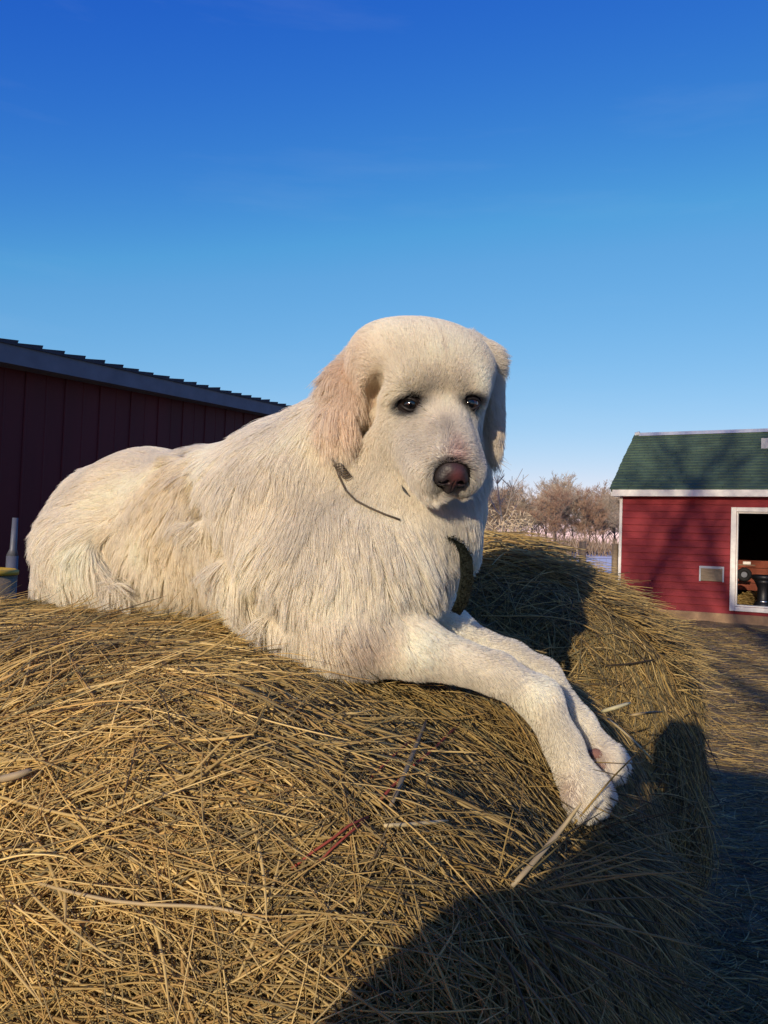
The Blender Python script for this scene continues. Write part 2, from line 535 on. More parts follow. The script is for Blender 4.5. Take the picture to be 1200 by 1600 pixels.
# roof
ov = .20; sl_ = math.hypot(BD / 2, RH - EH); ux, uz = (BD / 2) / sl_, (RH - EH) / sl_
x0r, x1r = -.22, BW + .22
for side in (0, 1):
    m = MB()
    def rp(s, h):
        y = s * ux - h * uz * 0 ; z = EH + s * uz + h
        return (y if side == 0 else BD - y), z
    A = [rp(-ov, .0), rp(sl_, .0), rp(sl_, .06), rp(-ov, .06)]
    V = [(x0r, y, z) for y, z in A] + [(x1r, y, z) for y, z in A]
    m.add(V, [(0, 1, 2, 3), (7, 6, 5, 4), (0, 4, 5, 1), (1, 5, 6, 2), (2, 6, 7, 3), (3, 7, 4, 0)])
    roof = m.build('roof', M['green'], rb)
    sh = MB(); nr_ = 20; rh = (sl_ + ov) / nr_
    for r in range(nr_):
        s0 = -ov + r * rh - .02; s1 = s0 + rh + .03
        xx = x0r - .02 - rng.random() * .3
        while xx < x1r:
            wdt = .33 + rng.normal(0, .01); a = max(xx + .006, x0r - .03 - rng.random() * .02); b = min(xx + wdt, x1r)
            j = rng.normal(0, .004)
            if b > a + .03:
                lo = rp(s0 + j, .085 + rng.random() * .012); hi = rp(s1, .066); lo2 = rp(s0 + j, .058); hi2 = rp(s1, .060)
                V = [(a, *lo), (b, *lo), (b, *hi), (a, *hi), (a, *lo2), (b, *lo2), (b, *hi2), (a, *hi2)]
                sh.add(V, [(0, 1, 2, 3), (7, 6, 5, 4), (0, 4, 5, 1), (1, 5, 6, 2), (2, 6, 7, 3), (3, 7, 4, 0)])
            xx += wdt
    so = sh.build('shingle', M['green'], roof); so['kind'] = 'stuff'
m = MB(); m.box((x0r + .04, -ov * ux - .03, EH - ov * uz - .10), (x1r, -ov * ux - .004, EH - ov * uz + .045)); m.build('fascia', M['white'], rb)
m = MB(); m.box((x0r + .04, -ov * ux, EH - ov * uz - .10), (x1r, .045, EH - ov * uz - .085)); m.build('soffit', M['white'], rb)
m = MB()
yr, zr = BD / 2, RH + .10
m.add([(x0r + .1, yr - .16, zr - .085), (x0r + .1, yr, zr + .02), (x0r + .1, yr + .16, zr - .085), (x1r, yr - .16, zr - .085), (x1r, yr, zr + .02), (x1r, yr + .16, zr - .085)],
      [(0, 3, 4, 1), (1, 4, 5, 2), (0, 1, 2), (5, 4, 3), (0, 2, 5, 3)])
m.tube([(x0r - .02, yr, zr - .03), (x0r + .10, yr, zr + .0)], .06, 10)
m.build('ridge_cap', M['ridge'], rb)
m = MB()
for yy, z0_, y1_, z1_ in ((-ov * ux, EH - ov * uz, BD / 2, RH), (BD + ov * ux, EH - ov * uz, BD / 2, RH)):
    V = [(x0r, yy, z0_ - .10), (x0r, y1_, z1_ - .10), (x0r, y1_, z1_ + .0), (x0r, yy, z0_ - .002), (x0r + .03, yy, z0_ - .10), (x0r + .03, y1_, z1_ - .10), (x0r + .03, y1_, z1_ + .0), (x0r + .03, yy, z0_ - .002)]
    m.add(V, [(3, 2, 1, 0), (4, 5, 6, 7), (0, 1, 5, 4), (1, 2, 6, 5), (2, 3, 7, 6), (3, 0, 4, 7)])
m.build('rake_board', M['white'], rb)
# vent on the roof
vx, vy_, vz_ = 5.0, 1.55, EH + 1.55 / (BD / 2) * 1.5
m = MB(); m.box((BW * .28 + .4, 1.55, EH + .96), (BW * .28 + .7, 1.85, EH + 1.26)); m.build('roof_vent', M['ridge'], rb)
m = MB(); m.box((.085, .14, 0.02), (BW - .09, BD - .09, dz0 - .06)); m.build('floor', M['concrete'], rb)
# low plank partition inside
iz = dz0 - .06
for r in range(4):
    m = MB(); m.box((dx0 - 1.2, 2.6 + .004 * r, iz + .30 + r * .185), (dx1 + 2.2, 2.63 + .004 * r, iz + .30 + (r + 1) * .185 - .012)); m.build('partition_plank', M['redwood'], rb)
for xx in (dx0 - .3, dx0 + .66, dx0 + 1.7):
    m = MB(); m.box((xx, 2.55, iz), (xx + .07, 2.595, iz + 1.10)); m.build('partition_post', M['redwood'], rb)


def bpt(x, y, z):
    q = BO + BXd * x + BYd * y
    return (q[0], q[1], z)


# things in the doorway
t = empty('feed_stand', bpt(dx0 + .50, .75, iz), brz); tag(t, 'black pedestal feeder with a steel band standing in the red barn doorway', 'feeder')
m = MB(); m.lathe([(.20, .62), (.25, .66), (.25, .72), (.21, .74), (.20, .70), (.03, .66)]); m.build('bowl', M['black'], t, True)
m = MB(); m.lathe([(.20, .0), (.22, .05), (.17, .12), (.12, .2), (.12, .45), (.16, .55), (.20, .62)]); m.build('stem', M['black'], t, True)
m = MB(); m.lathe([(.150, .13), (.152, .17), (.140, .175), (.135, .13)]); m.build('band', M['chrome'], t, True)
t = empty('spare_wheel', bpt(dx0 + .10, .95, iz + .72), brz); tag(t, 'black rubber wheel hanging just inside the barn door jamb', 'wheel')
m = MB(); V = []
ring = [(.11 + .05 * math.cos(a), .05 * math.sin(a)) for a in np.linspace(0, 2 * math.pi, 9)[:-1]]
n = 20
for k in range(n):
    th = 2 * math.pi * k / n
    for r, h in ring: V.append((r * math.cos(th), h, r * math.sin(th)))
m.add(V, [(k * 8 + j, k * 8 + (j + 1) % 8, ((k + 1) % n) * 8 + (j + 1) % 8, ((k + 1) % n) * 8 + j) for k in range(n) for j in range(8)])
m.build('tyre', M['rubber'], t, True)
m = MB(); m.tube([(0, -.03, 0), (0, .03, 0)], .065, 14); m.build('hub', M['metal'], t)
m = MB(); m.box((-.09, -.05, -.03), (.07, .03, .035)); o = m.build('white_box', M['white'], None, bevel=.01)
o.location = bpt(dx0 + .16, .95, iz + .98); o.rotation_euler = (0, 0, brz); tag(o, 'small white box on the shelf just above the hanging wheel', 'box')
m = MB(); m.box((-.08, -.12, -.02), (.3, .12, -.002)); o = m.build('shelf_board', M['wood'])
o.location = bpt(dx0 + .02, .95, iz + .95); o.rotation_euler = (0, 0, brz); tag(o, 'small shelf board holding the white box inside the red barn', 'shelf')
t = empty('green_bucket', bpt(dx0 + .92, .7, iz), brz); tag(t, 'green plastic bucket on the barn floor beside the black feeder', 'bucket')
m = MB(); m.lathe([(.13, .0), (.17, .32), (.18, .33), (.165, .335), (.12, .02)]); m.build('body', M['greenplastic'], t, True)
m = MB(); m.tube([(.17 * math.cos(a), .02, .33 + .12 * math.sin(a)) for a in np.linspace(0, math.pi, 9)], .005, 6); m.build('handle', M['metal'], t)
# hay on barn floor
N = 1500
q = rng.normal(0, 1, (N, 2)) * (.28, .2); hgt = .32 * np.exp(-(q ** 2).sum(1) * 6) * rng.random(N)
dr = nrm(rng.normal(size=(N, 3)) * (1, 1, .25)); L = rng.uniform(.06, .2, N)
c0 = np.stack([q[:, 0], q[:, 1], hgt + .015], 1)
pts = c0[:, None] + dr[:, None] * L[:, None, None] * np.linspace(-.5, .5, 3)[None, :, None]
pts[..., 2] = pts[..., 2].clip(.004)
o = make_curves('hay_heap', pts, .004, straw_colors(N, (3, 2, 1, 0, 3, 0, 0, 1)), M['straw'])
o.location = bpt(dx0 + .25, 1.9, iz); o['label'] = 'small heap of hay on the floor inside the red barn'; o['category'] = 'hay'; o['kind'] = 'stuff'

# ------------------------------------------------------------------ dark barn on the left
LA = math.radians(18)
LD = np.array([math.sin(LA), math.cos(LA), 0]); LN = np.array([math.cos(LA), -math.sin(LA), 0])
L0 = P(0, 537, 8.0); L0[2] = 0


def on_left(px, py):
    r = CF + (px - 600) / FPX * CR + (800 - py) / FPX * CU
    t = ((L0 - CC) @ LN) / (r @ LN)
    q = CC + r * t - L0
    return q @ LD, q[2]


ta, za = on_left(0, 541); tb, zb_ = on_left(430, 636)
sz = (zb_ - za) / (tb - ta)
_, fz = on_left(0, 573); fh = za - fz
lb = empty('dark_barn', tuple(L0), math.atan2(LD[1], LD[0]))
tag(lb, 'long dark maroon barn in shade with grey fascia behind the dog', 'barn')
# local frame: x along wall, y to the back-left, z up; wall front at y=0
T0, T1 = -4.5, 12.6
ztop = lambda t: za + sz * t
pw = .305; k = 0; tt = T0
while tt < T1:
    a, b = tt + .003, min(tt + pw, T1) - .003
    m = MB(); y0 = -.0 if k % 2 else -.004
    m.add([(a, y0, .05), (b, y0, .05), (b, y0, ztop(b) - fh * .6), (a, y0, ztop(a) - fh * .6), (a, .03, .05), (b, .03, .05), (b, .03, ztop(b) - fh * .6), (a, .03, ztop(a) - fh * .6)],
          [(0, 1, 2, 3), (7, 6, 5, 4), (0, 4, 5, 1), (1, 5, 6, 2), (2, 6, 7, 3), (3, 7, 4, 0)])
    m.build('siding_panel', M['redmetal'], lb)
    m = MB(); m.add([(a - .007, y0 - .008, .05), (a + .012, y0 - .008, .05), (a + .012, y0 - .008, ztop(a) - fh * .6), (a - .007, y0 - .008, ztop(a) - fh * .6),
                     (a - .016, y0 - .001, .05), (a + .022, y0 - .001, .05), (a + .022, y0 - .001, ztop(a) - fh * .6), (a - .016, y0 - .001, ztop(a) - fh * .6)],
                    [(0, 1, 2, 3), (0, 4, 5, 1), (1, 5, 6, 2), (2, 6, 7, 3), (3, 7, 4, 0)])
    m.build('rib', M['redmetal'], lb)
    tt += pw; k += 1


def slab(m, t0, t1, y0, y1, dz0_, dz1_):
    V = [(t0, y0, ztop(t0) + dz0_), (t1, y0, ztop(t1) + dz0_), (t1, y1, ztop(t1) + dz0_), (t0, y1, ztop(t0) + dz0_),
         (t0, y0, ztop(t0) + dz1_), (t1, y0, ztop(t1) + dz1_), (t1, y1, ztop(t1) + dz1_), (t0, y1, ztop(t0) + dz1_)]
    m.add(V, [(0, 3, 2, 1), (4, 5, 6, 7), (0, 1, 5, 4), (1, 2, 6, 5), (2, 3, 7, 6), (3, 0, 4, 7)])


m = MB(); slab(m, T0 - .3, T1 + .3, -.24, 7.0, -.06, -.02); rf = m.build('roof', M['grayshingle'], lb)
m = MB(); slab(m, T0 - .3, T1 + .3, -.27, -.242, -fh, -.012); m.build('fascia', M['fascia'], lb)
m = MB(); slab(m, T0 - .3, T1 + .3, -.241, .03, -fh, -fh + .02); m.build('soffit', M['fascia'], lb)
m = MB()
m.box((T0, .031, 0), (T1, .08, ztop(T0) - .3)); m.box((T0, .08, 0), (T0 + .08, 6.8, ztop(T0) - .08)); m.box((T1 - .08, .08, 0), (T1, 6.8, ztop(T1) - .3)); m.box((T0 + .08, 6.72, 0), (T1 - .08, 6.8, ztop(T0) - .1))
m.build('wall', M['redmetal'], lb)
st = .34; tt = T0 - .3; k = 0
while tt < T1 + .3:
    e = tt + st * rng.uniform(.9, 1.08)
    hj = .045 + rng.normal(0, .005)
    m = MB()
    for yy in (-.29,):
        V = [(tt, yy, ztop(tt) - .018), (e, yy, ztop(e) - .018), (e, 6.9, ztop(e) - .018), (tt, 6.9, ztop(tt) - .018),
             (tt, yy, ztop(tt) + .008), (e + .02, yy, ztop(e) + hj), (e + .02, 6.9, ztop(e) + hj), (tt, 6.9, ztop(tt) + .008)]
        m.add(V, [(0, 3, 2, 1), (4, 5, 6, 7), (0, 1, 5, 4), (1, 2, 6, 5), (2, 3, 7, 6), (3, 0, 4, 7)])
    m.build('shingle_course', M['grayshingle'], lb)
    tt = e

# grey post and yellow tub by the dark barn
pb = P(17, 912, 4.6); pt_ = P(24, 809, 4.6)
t = empty('metal_post', (pb[0], pb[1], 0)); tag(t, 'grey steel post standing left of the dog before the dark barn', 'post')
h = pt_[2]
m = MB(); m.tube([(0, 0, 0), (.0, 0, h * .86)], .033, 12); m.build('tube', M['metal'], t, True)
m = MB(); m.tube([(0, 0, h * .86), (.004, 0, h * .885), (.006, 0, h)], (.033, .020, .016), 12); m.build('top_rod', M['metal'], t, True)
yb = P(0, 925, 4.2)
t = empty('yellow_tub', (yb[0] - .12, yb[1], 0)); tag(t, 'brown tub with a yellow rim at the far left edge', 'tub')
m = MB(); zt = P(0, 889, 4.2)[2]
m.lathe([(.13, 0), (.19, zt - .03), (.17, zt - .04), (.11, .05)], n=28); m.build('body', M['wood'], t, True)
m = MB(); m.lathe([(.19, zt - .03), (.197, zt - .03), (.197, zt - .008), (.18, zt), (.168, zt - .02)], n=28); m.build('rim', M['yellow'], t, True)

# ------------------------------------------------------------------ bare trees
def grow(seed, H, spread=.5, levels=4, base_clear=.3, twigs=True):
    """returns trunk MB and arrays of branch polylines"""
    r = np.random.default_rng(seed)
    tm = MB(); segs = []

    def branch(p, d, L, rad, lev):
        n = 5; pts = [p]
        for i in range(n - 1):
            d = nrm(d + r.normal(0, .13, 3) + np.array([0, 0, .05]))
            p = p + d * L / (n - 1); pts.append(p)
        rr = np.linspace(rad, rad * .55, n)
        if lev <= 1: tm.tube(pts, list(rr), 6)
        else: segs.append((np.array(pts), rr))
        if lev >= levels: return
        nc = {0: 7, 1: 5, 2: 4, 3: 4, 4: 4}.get(lev, 3)
        for c in range(nc):
            f = r.uniform(base_clear if lev == 0 else .25, 1.0)
            i = min(int(f * (n - 1)), n - 2); q = pts[i] + (pts[i + 1] - pts[i]) * (f * (n - 1) - i)
            az = r.uniform(0, 6.283)
            side = np.array([math.cos(az), math.sin(az), r.uniform(.0, .5)])
            nd = nrm(d * (1 - spread) + side * spread)
            branch(q, nd, L * r.uniform(.42, .68), rad * (.62 - .3 * f) * .8, lev + 1)
        branch(pts[-1], d, L * .55, rad * .5, lev + 1)
    branch(np.zeros(3), np.array([r.normal(0, .04), r.normal(0, .04), 1.0]), H * .52, H * .014, 0)
    P_ = np.stack([s[0] for s in segs]); R_ = np.stack([s[1] for s in segs])
    return tm, P_, R_


def tree_proto(seed, H, tint, minr, name, label, cat, group, bark, levels=5, clear=.3):
    tm, P_, R_ = grow(seed, H, .55, levels, clear)
    root = empty(name)
    tag(root, label, cat, group)
    tm.build('trunk', bark, root, True)
    c = np.array(tint) * (1 + .2 * rng.normal(size=(len(P_), 1))).clip(.5, 1.5)
    make_curves('crown', P_, np.maximum(R_, minr), c, M['twig'], root)
    return root


def copy_tree(o, parent=None):
    c = o.copy(); COL.objects.link(c); c.parent = parent
    for ch in list(o.children): copy_tree(ch, c)
    return c


TG = 'bare trees along the far edge of the snow field'
labels = ['bare brown tree in the woodline beyond the snow field', 'slim greyish bare tree in the woodline beyond the snow field', 'reddish brown bare tree in the woodline beyond the snow field', 'wide pale bare tree in the woodline beyond the snow field']
protos = [tree_proto(40 + i, 13, tint, .013, 'bare_tree', labels[i], 'tree', TG, M['bark']) for i, tint in enumerate([(.28, .215, .155), (.33, .28, .225), (.30, .20, .135), (.42, .35, .27)])]
spots = []
for i in range(64):
    px = 560 + 11.2 * i + rng.uniform(-6, 6); d = rng.uniform(120, 165)
    spots.append((px, d))
used = [False] * 4
for i, (px, d) in enumerate(spots):
    k = int(rng.integers(0, 4))
    o = protos[k] if not used[k] else copy_tree(protos[k])
    used[k] = True
    q = P(px, 850, d)
    o.location = (q[0], q[1], 0); o.rotation_euler = (0, 0, rng.uniform(0, 6.28))
    s = rng.uniform(.72, 1.0) * d / 142 * (1.12 if 835 < px < 875 else 1)
    o.scale = (s * 1.15, s * 1.15, s)
# brush below the trees
N = 9000
px = rng.uniform(520, 1330, N); d = rng.uniform(112, 150, N)
x = (px - 600) / FPX * d; hh = rng.uniform(1.2, 7.5, N) * (.65 + .5 * snoise(np.stack([x, 0 * x, 0 * x], 1), .12, 21)).clip(.25, 1.3)
dr = rng.normal(0, .32, (N, 2)); t = np.linspace(0, 1, 4)
z0 = rng.random(N) * 1.5
pts = np.stack([x[:, None] + dr[:, :1] * hh[:, None] * t ** 1.4, d[:, None] + dr[:, 1:] * hh[:, None] * t ** 1.4, z0[:, None] + hh[:, None] * t], -1)
bc = np.array([(.23, .16, .105), (.27, .195, .135), (.19, .14, .10), (.33, .26, .19)])[rng.integers(0, 4, N)]
o = make_curves('brush', pts, np.array([.045, .035, .028, .015])[None] * rng.uniform(.6, 1.3, (N, 1)), bc, M['twig'])
tag(o, 'reddish brown brushwood below the bare trees beyond the snow', 'brush', kind='stuff')

# pale sapling and dead weeds just behind the second bale
sp = P(788, 835, 7.5)
t = empty('pale_sapling', (sp[0], sp[1], 0)); tag(t, 'pale leafless sapling behind the second bale, right of the dog', 'sapling')
m = MB()
def stem(pix, r0, d=7.5):
    pts = [P(a, b, d + dd_) for a, b, dd_ in pix]
    pts = [p - np.array([sp[0], sp[1], 0]) for p in pts]
    n = len(pts); m.tube(pts, list(np.linspace(r0, r0 * .35, n)), 6)
m.tube([(0, 0, 0), P(786, 835, 7.5) - np.array([sp[0], sp[1], 0])], [.02, .014], 7)
stem([(786, 835, 0), (784, 815, 0), (782, 797, .05), (779, 770, .1), (777, 755, .12)], .013)
stem([(784, 818, 0), (792, 800, -.1), (797, 780, -.15), (800, 762, -.2)], .010)
stem([(785, 822, 0), (798, 806, .1), (808, 788, .2), (816, 770, .25)], .009)
stem([(782, 805, 0), (774, 795, .1), (766, 780, .2), (759, 768, .2)], .008)
stem([(784, 825, 0), (772, 812, -.1), (762, 800, -.2), (755, 784, -.3)], .008)
stem([(781, 790, 0), (787, 778, .1), (789, 765, .1)], .005)
stem([(797, 782, -.1), (805, 770, 0), (812, 758, 0)], .005)
stem([(766, 782, .1), (763, 770, .1), (765, 758, .1)], .004)
m.build('trunk', M['palebark'], t, True)
N = 90
a0 = np.array([P(*rng.choice([(777, 757), (800, 764), (816, 772), (759, 770), (755, 786), (797, 785), (782, 790), (808, 790)]), 7.5) for _ in range(N)]) - np.array([sp[0], sp[1], 0])
dr = nrm(rng.normal(0, .5, (N, 3)) + (0, 0, .8)); L = rng.uniform(.05, .22, N)
pts = a0[:, None] + dr[:, None] * L[:, None, None] * np.linspace(0, 1, 3)[None, :, None]
make_curves('twigs', pts, .0022, np.tile((.5, .4, .3), (N, 1)), M['twig'], t)
# seed heads
WL = ['cream dried weed just left of the pale sapling stem', 'low cream dried weed at the foot of the pale sapling', 'cream dried weed right of the sapling stem', 'short cream dried weed further right of the sapling', 'rightmost dried weed behind the second bale', 'leftmost tall dried weed beside the dog ruff', 'cream dried weed half hidden by the dog ruff', 'small dried weed poking up right below the sapling fork']
wr = P(790, 850, 6.2)
for i, (px, py) in enumerate([(757, 808), (770, 818), (803, 812), (812, 822), (824, 826), (741, 815), (735, 806), (795, 826)]):
    top = P(px, py, 6.0 + .08 * i); bs = np.array([top[0] + rng.normal(0, .08), top[1] + .05, 0])
    t = empty('dead_weed', tuple(bs)); tag(t, WL[i], 'weed', 'dried weeds behind the second bale')
    m = MB(); m.tube([np.zeros(3), (top - bs) * .6 + rng.normal(0, .01, 3), top - bs], [.005, .004, .003], 5); m.build('stem', M['palebark'], t)
    N = 45; c0 = (top - bs) + rng.normal(0, 1, (N, 3)) * (.035, .03, .05)
    dr = nrm(rng.normal(0, 1, (N, 3)))
    pts = c0[:, None] + dr[:, None] * .025 * np.linspace(-1, 1, 3)[None, :, None]
    make_curves('seed_head', pts, np.array([.001, .0030, .001]), np.tile((.62, .50, .34), (N, 1)), M['twig'], t)

# fence: posts and woven wire
fl = empty('wire_fence', tuple(P(910, 860, 17.2) * (1, 1, 0))); tag(fl, 'wooden posts with woven wire between the second bale and the red barn', 'fence')
fo = np.array(fl.location)
fa = P(911, 846, 17.2); fb = P(962, 852, 18.3); dirf = (fb - fa) * (1, 1, 0); gap = np.linalg.norm(dirf); dirf = dirf / gap
posts = []
for j in range(-9, 2):
    q = fa + dirf * gap * (j if j in (0, 1) else j * 2.4)
    q[2] = 0; hp = (fa[2] if j != 1 else P(962, 850, 18.3)[2]) * (1 if j in (0, 1) else rng.uniform(.92, 1.05))
    posts.append((q, hp))
    m = MB(); m.tube([q - fo, q - fo + (rng.normal(0, .01), 0, hp * .5), q - fo + (rng.normal(0, .02), 0, hp)], [.085, .08, .072], 9)
    m.build('post', M['wood'], fl, True)
m = MB()
a = posts[0][0] - fo; b = posts[-1][0] - fo
for k in range(8):
    z = .12 + k * .165
    m.tube([a + (0, 0, z), b + (0, 0, z)], .004, 4)
Lf = np.linalg.norm(b - a)
for k in range(int(Lf / .3)):
    q = a + (b - a) * (k * .3 / Lf)
    m.tube([q + (0, 0, .12), q + (0, 0, .12 + 7 * .165)], .003, 4)
o = m.build('wire', M['wire'], fl); o['kind'] = 'stuff'

# ------------------------------------------------------------------ hay bales
def to_ps(q):
    """world -> (perp, along, z relative to eye) in the bale row's frame"""
    c, s = math.cos(SUN_AZ), math.sin(SUN_AZ)
    return q[..., 0] * c - q[..., 1] * s, q[..., 0] * s + q[..., 1] * c, q[..., 2] - EYE


def bale_sdf(pc, sc, zc, WL, WR, H, Lh, n, rnd, seed, lump):
    def f(q):
        p, s, z = to_ps(q)
        p = p - pc; s = s - sc; z = z - zc
        W = np.where(p < 0, WL, WR)
        u = (np.abs(p) / W) ** n + (np.abs(z) / H) ** n
        cr = (u ** (1 / n) - 1) * min(WR, H)
        ax = np.abs(s) - Lh
        a = np.maximum(cr + rnd, 0); b = np.maximum(ax + rnd, 0)
        d = np.hypot(a, b) - rnd + np.minimum(np.maximum(cr + rnd, ax + rnd), 0)
        return d + lump * snoise(q, 5.0, seed, 2) + .35 * lump * snoise(q, 17, seed + 3, 2)
    return f


def sdf_grad(f, q, e=.01):
    v = f(q)
    g = np.stack([f(q + np.array([e, 0, 0])) - v, f(q + np.array([0, e, 0])) - v, f(q + np.array([0, 0, e])) - v], -1) / e
    return v, nrm(g)


def grid_mesh(f, lo, hi, h, inset=0.0):
    ax = [np.arange(lo[i], hi[i] + h, h) for i in range(3)]
    G = np.stack(np.meshgrid(*ax, indexing='ij'), -1)
    return surface_net(f(G) + inset, np.array(lo), h)


def strands_on(f, root, nor, dirs, L, K, lift, rise, droop, bend):
    """walk along the surface of f"""
    N = len(root); pts = np.zeros((N, K, 3))
    d = nrm(dirs - (dirs * nor).sum(1, keepdims=True) * nor)
    side = np.cross(nor, d)
    p = root.copy(); st = (L / (K - 1))[:, None]
    h = lift.copy()
    for k in range(K):
        v, g = sdf_grad(f, p)
        p = p - g * (v - h)[:, None]
        pts[:, k] = p
        d = nrm(d - (d * g).sum(1, keepdims=True) * g * .8 + side * (bend / (K - 1))[:, None] - np.array([0, 0, 1.0]) * (droop / (K - 1))[:, None])
        p = p + d * st; h = h + rise / (K - 1)
    return pts


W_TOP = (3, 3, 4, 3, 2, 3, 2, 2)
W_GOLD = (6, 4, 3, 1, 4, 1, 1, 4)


def hay_bale(name, label, prm, lo, hi, flow, N, wsel, bias, lenr=(.05, .20), mess=.45, tk_=1.0):
    f = bale_sdf(*prm)
    root = empty(name, tuple((np.array(lo) + np.array(hi)) / 2 * (1, 1, 0)))
    tag(root, label, 'hay bale')
    bpy.context.view_layer.update()
    off = np.array(root.location)
    V, F = grid_mesh(f, lo, hi, .028, .012)
    V[:, 2] = V[:, 2].clip(-.01)
    fast_mesh('packed_core', V - off, F, M['haycore'], root)
    cen = V[F].mean(1); w = bias(cen)
    rt, nr_ = sample_faces(V, F, N, w)
    v, g = sdf_grad(f, rt); rt = rt - g * v[:, None]
    dirs = flow(rt, g)
    tuft = snoise(rt, 7, 77, 2) * .7 + snoise(rt, 26, 78, 1) * .35
    ang = tuft + rng.normal(0, mess, N) + np.where(rng.random(N) < .30, rng.uniform(-1.6, 1.6, N), 0)
    side = np.cross(g, dirs)
    dirs = dirs * np.cos(ang)[:, None] + side * np.sin(ang)[:, None]
    L = rng.uniform(*lenr, N) * np.where(rng.random(N) < .06, 1.7, 1)
    lift = rng.random(N) ** 1.5 * .034 - .016
    rise = np.where(rng.random(N) < .03, rng.uniform(.02, .06, N), rng.normal(0, .008, N))
    pts = strands_on(f, rt, g, dirs, L, 6, lift, rise, rng.uniform(0, .25, N), rng.normal(0, .35, N))
    pts[..., 2] = pts[..., 2].clip(.005)
    thick = np.where(rng.random(N) < .07, rng.uniform(.0011, .0020, N), rng.uniform(.0004, .0010, N))
    prof = np.array([.75, 1, 1, .95, .8, .3])
    col = straw_colors(N, wsel)
    col *= (1 + .38 * snoise(rt, 5, 91, 2))[:, None].clip(.5, 1.45)
    o = make_curves('straw', pts - off, thick[:, None] * prof * tk_, col, M['straw'], root)
    o['kind'] = 'stuff'
    return root, f, off


cA, sA = math.cos(SUN_AZ), math.sin(SUN_AZ)


def flow1(q, n):
    p, s, z = to_ps(q)
    N = len(q)
    circ = nrm(np.cross(np.tile((sA, cA, 0), (N, 1)), n))          # round the bale
    circ = circ * np.sign(circ[:, :1] + 1e-6)
    diag = np.tile(nrm(np.array([.86, .50, .06])), (N, 1))
    down = np.tile((.10, -.15, -1.0), (N, 1))
    wl = np.clip((-.55 - p) / .35, 0, 1)[:, None]
    wr = np.clip((p + .42) / .22, 0, 1)[:, None]
    wf = np.clip((.85 - s) / .25, 0, 1)[:, None]
    d = circ * (1 - wl) + diag * wl
    d = d * (1 - wr) + down * wr
    a = rng.uniform(-1, 1, N) * 1.3
    mess = np.stack([np.cos(a), .2 * np.sin(a), .6 * np.sin(a)], 1)
    return nrm(d * (1 - .65 * wf * (1 - wr)) + mess * .65 * wf * (1 - wr))


def bias1(c):
    q = c - CC; dist = np.linalg.norm(q, axis=1)
    p, s, z = to_ps(c)
    w = 1 / (dist + .3) ** 1.6
    w = np.where(z < -1.15, w * .25, w); w = np.where(s > 2.1, w * .3, w); w = np.where(p < -1.5, w * .3, w)
    return w


bale1, F1, OFF1 = hay_bale('round_bale', 'near round hay bale that the white dog lies on', (-.98, 1.42, -.162 - .75, 1.15, .93, .75, .80, 2.4, .33, 31, .018),
                           (-2.3, .0, -.05), (.95, 2.9, 1.55), flow1, 130000, W_GOLD, bias1)


def flow2(q, n):
    N = len(q)
    circ = nrm(np.cross(np.tile((sA, cA, 0), (N, 1)), n)); circ = circ * np.sign(circ[:, :1] + 1e-6)
    p, s, z = to_ps(q)
    wr = np.clip((p + .20) / .3, 0, 1)[:, None]
    return nrm(circ * (1 - wr) + np.array([.12, -.1, -1.0]) * wr)


def bias2(c):
    p, s, z = to_ps(c)
    w = 1 / (np.linalg.norm(c - CC, axis=1)) ** 1.2
    w = np.where(z < -1.1, w * .3, w); return np.where(p < -1.0, w * .35, w)


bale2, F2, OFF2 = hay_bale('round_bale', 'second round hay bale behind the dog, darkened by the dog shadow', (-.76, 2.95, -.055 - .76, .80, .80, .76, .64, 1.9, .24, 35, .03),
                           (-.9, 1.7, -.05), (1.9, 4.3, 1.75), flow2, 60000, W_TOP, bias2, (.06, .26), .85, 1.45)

# shaggy loose hay standing off the bales' shoulders and right flank
def shag(parent, f, off, boxpx, N, Lr, droop, wsel):
    rt = []
    for _ in range(N):
        a, b, d0, d1 = boxpx[rng.integers(len(boxpx))]
        r = CF + (a + rng.normal(0, 22) - 600) / FPX * CR + (800 - b - rng.normal(0, 22)) / FPX * CU
        rt.append((r / r[1], d0, d1))
    R_ = np.array([x[0] for x in rt]); t0 = np.array([x[1] for x in rt])
    t = t0.copy()
    for _ in range(40):
        t = t + f(CC + R_ * t[:, None]).clip(-.1, .1) * .8
    q = CC + R_ * t[:, None]
    ok = np.abs(f(q)) < .02; q = q[ok]; n = len(q)
    v, g = sdf_grad(f, q)
    d = nrm(g * rng.uniform(.15, .8, (n, 1)) + np.array([.25, -.1, -.6]) + rng.normal(0, .35, (n, 3)))
    L = rng.uniform(*Lr, n); K = 6; pts = np.zeros((n, K, 3)); p = q - g * .02
    for k in range(K):
        pts[:, k] = p; p = p + d * (L / (K - 1))[:, None]; d = nrm(d - np.array([0, 0, droop]) + rng.normal(0, .03, (n, 3)))
    o = make_curves('loose_stalk', pts - off, rng.uniform(.0006, .0016, (n, 1)) * np.array([1, 1, 1, .9, .7, .3]), straw_colors(n, wsel), M['straw'], parent)
    o['kind'] = 'stuff'


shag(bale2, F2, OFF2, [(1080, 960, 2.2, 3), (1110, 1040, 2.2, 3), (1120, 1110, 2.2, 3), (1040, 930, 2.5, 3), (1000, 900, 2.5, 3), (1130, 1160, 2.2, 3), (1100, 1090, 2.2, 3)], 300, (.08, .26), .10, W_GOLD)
shag(bale1, F1, OFF1, [(1000, 1150, 1.4, 2), (1040, 1250, 1.3, 2), (960, 1330, 1.0, 2), (1050, 1380, 1, 2), (900, 1300, 1, 2), (1000, 1500, .8, 2), (850, 1200, 1, 2), (800, 1400, .8, 2)], 1000, (.08, .26), .06, W_TOP)

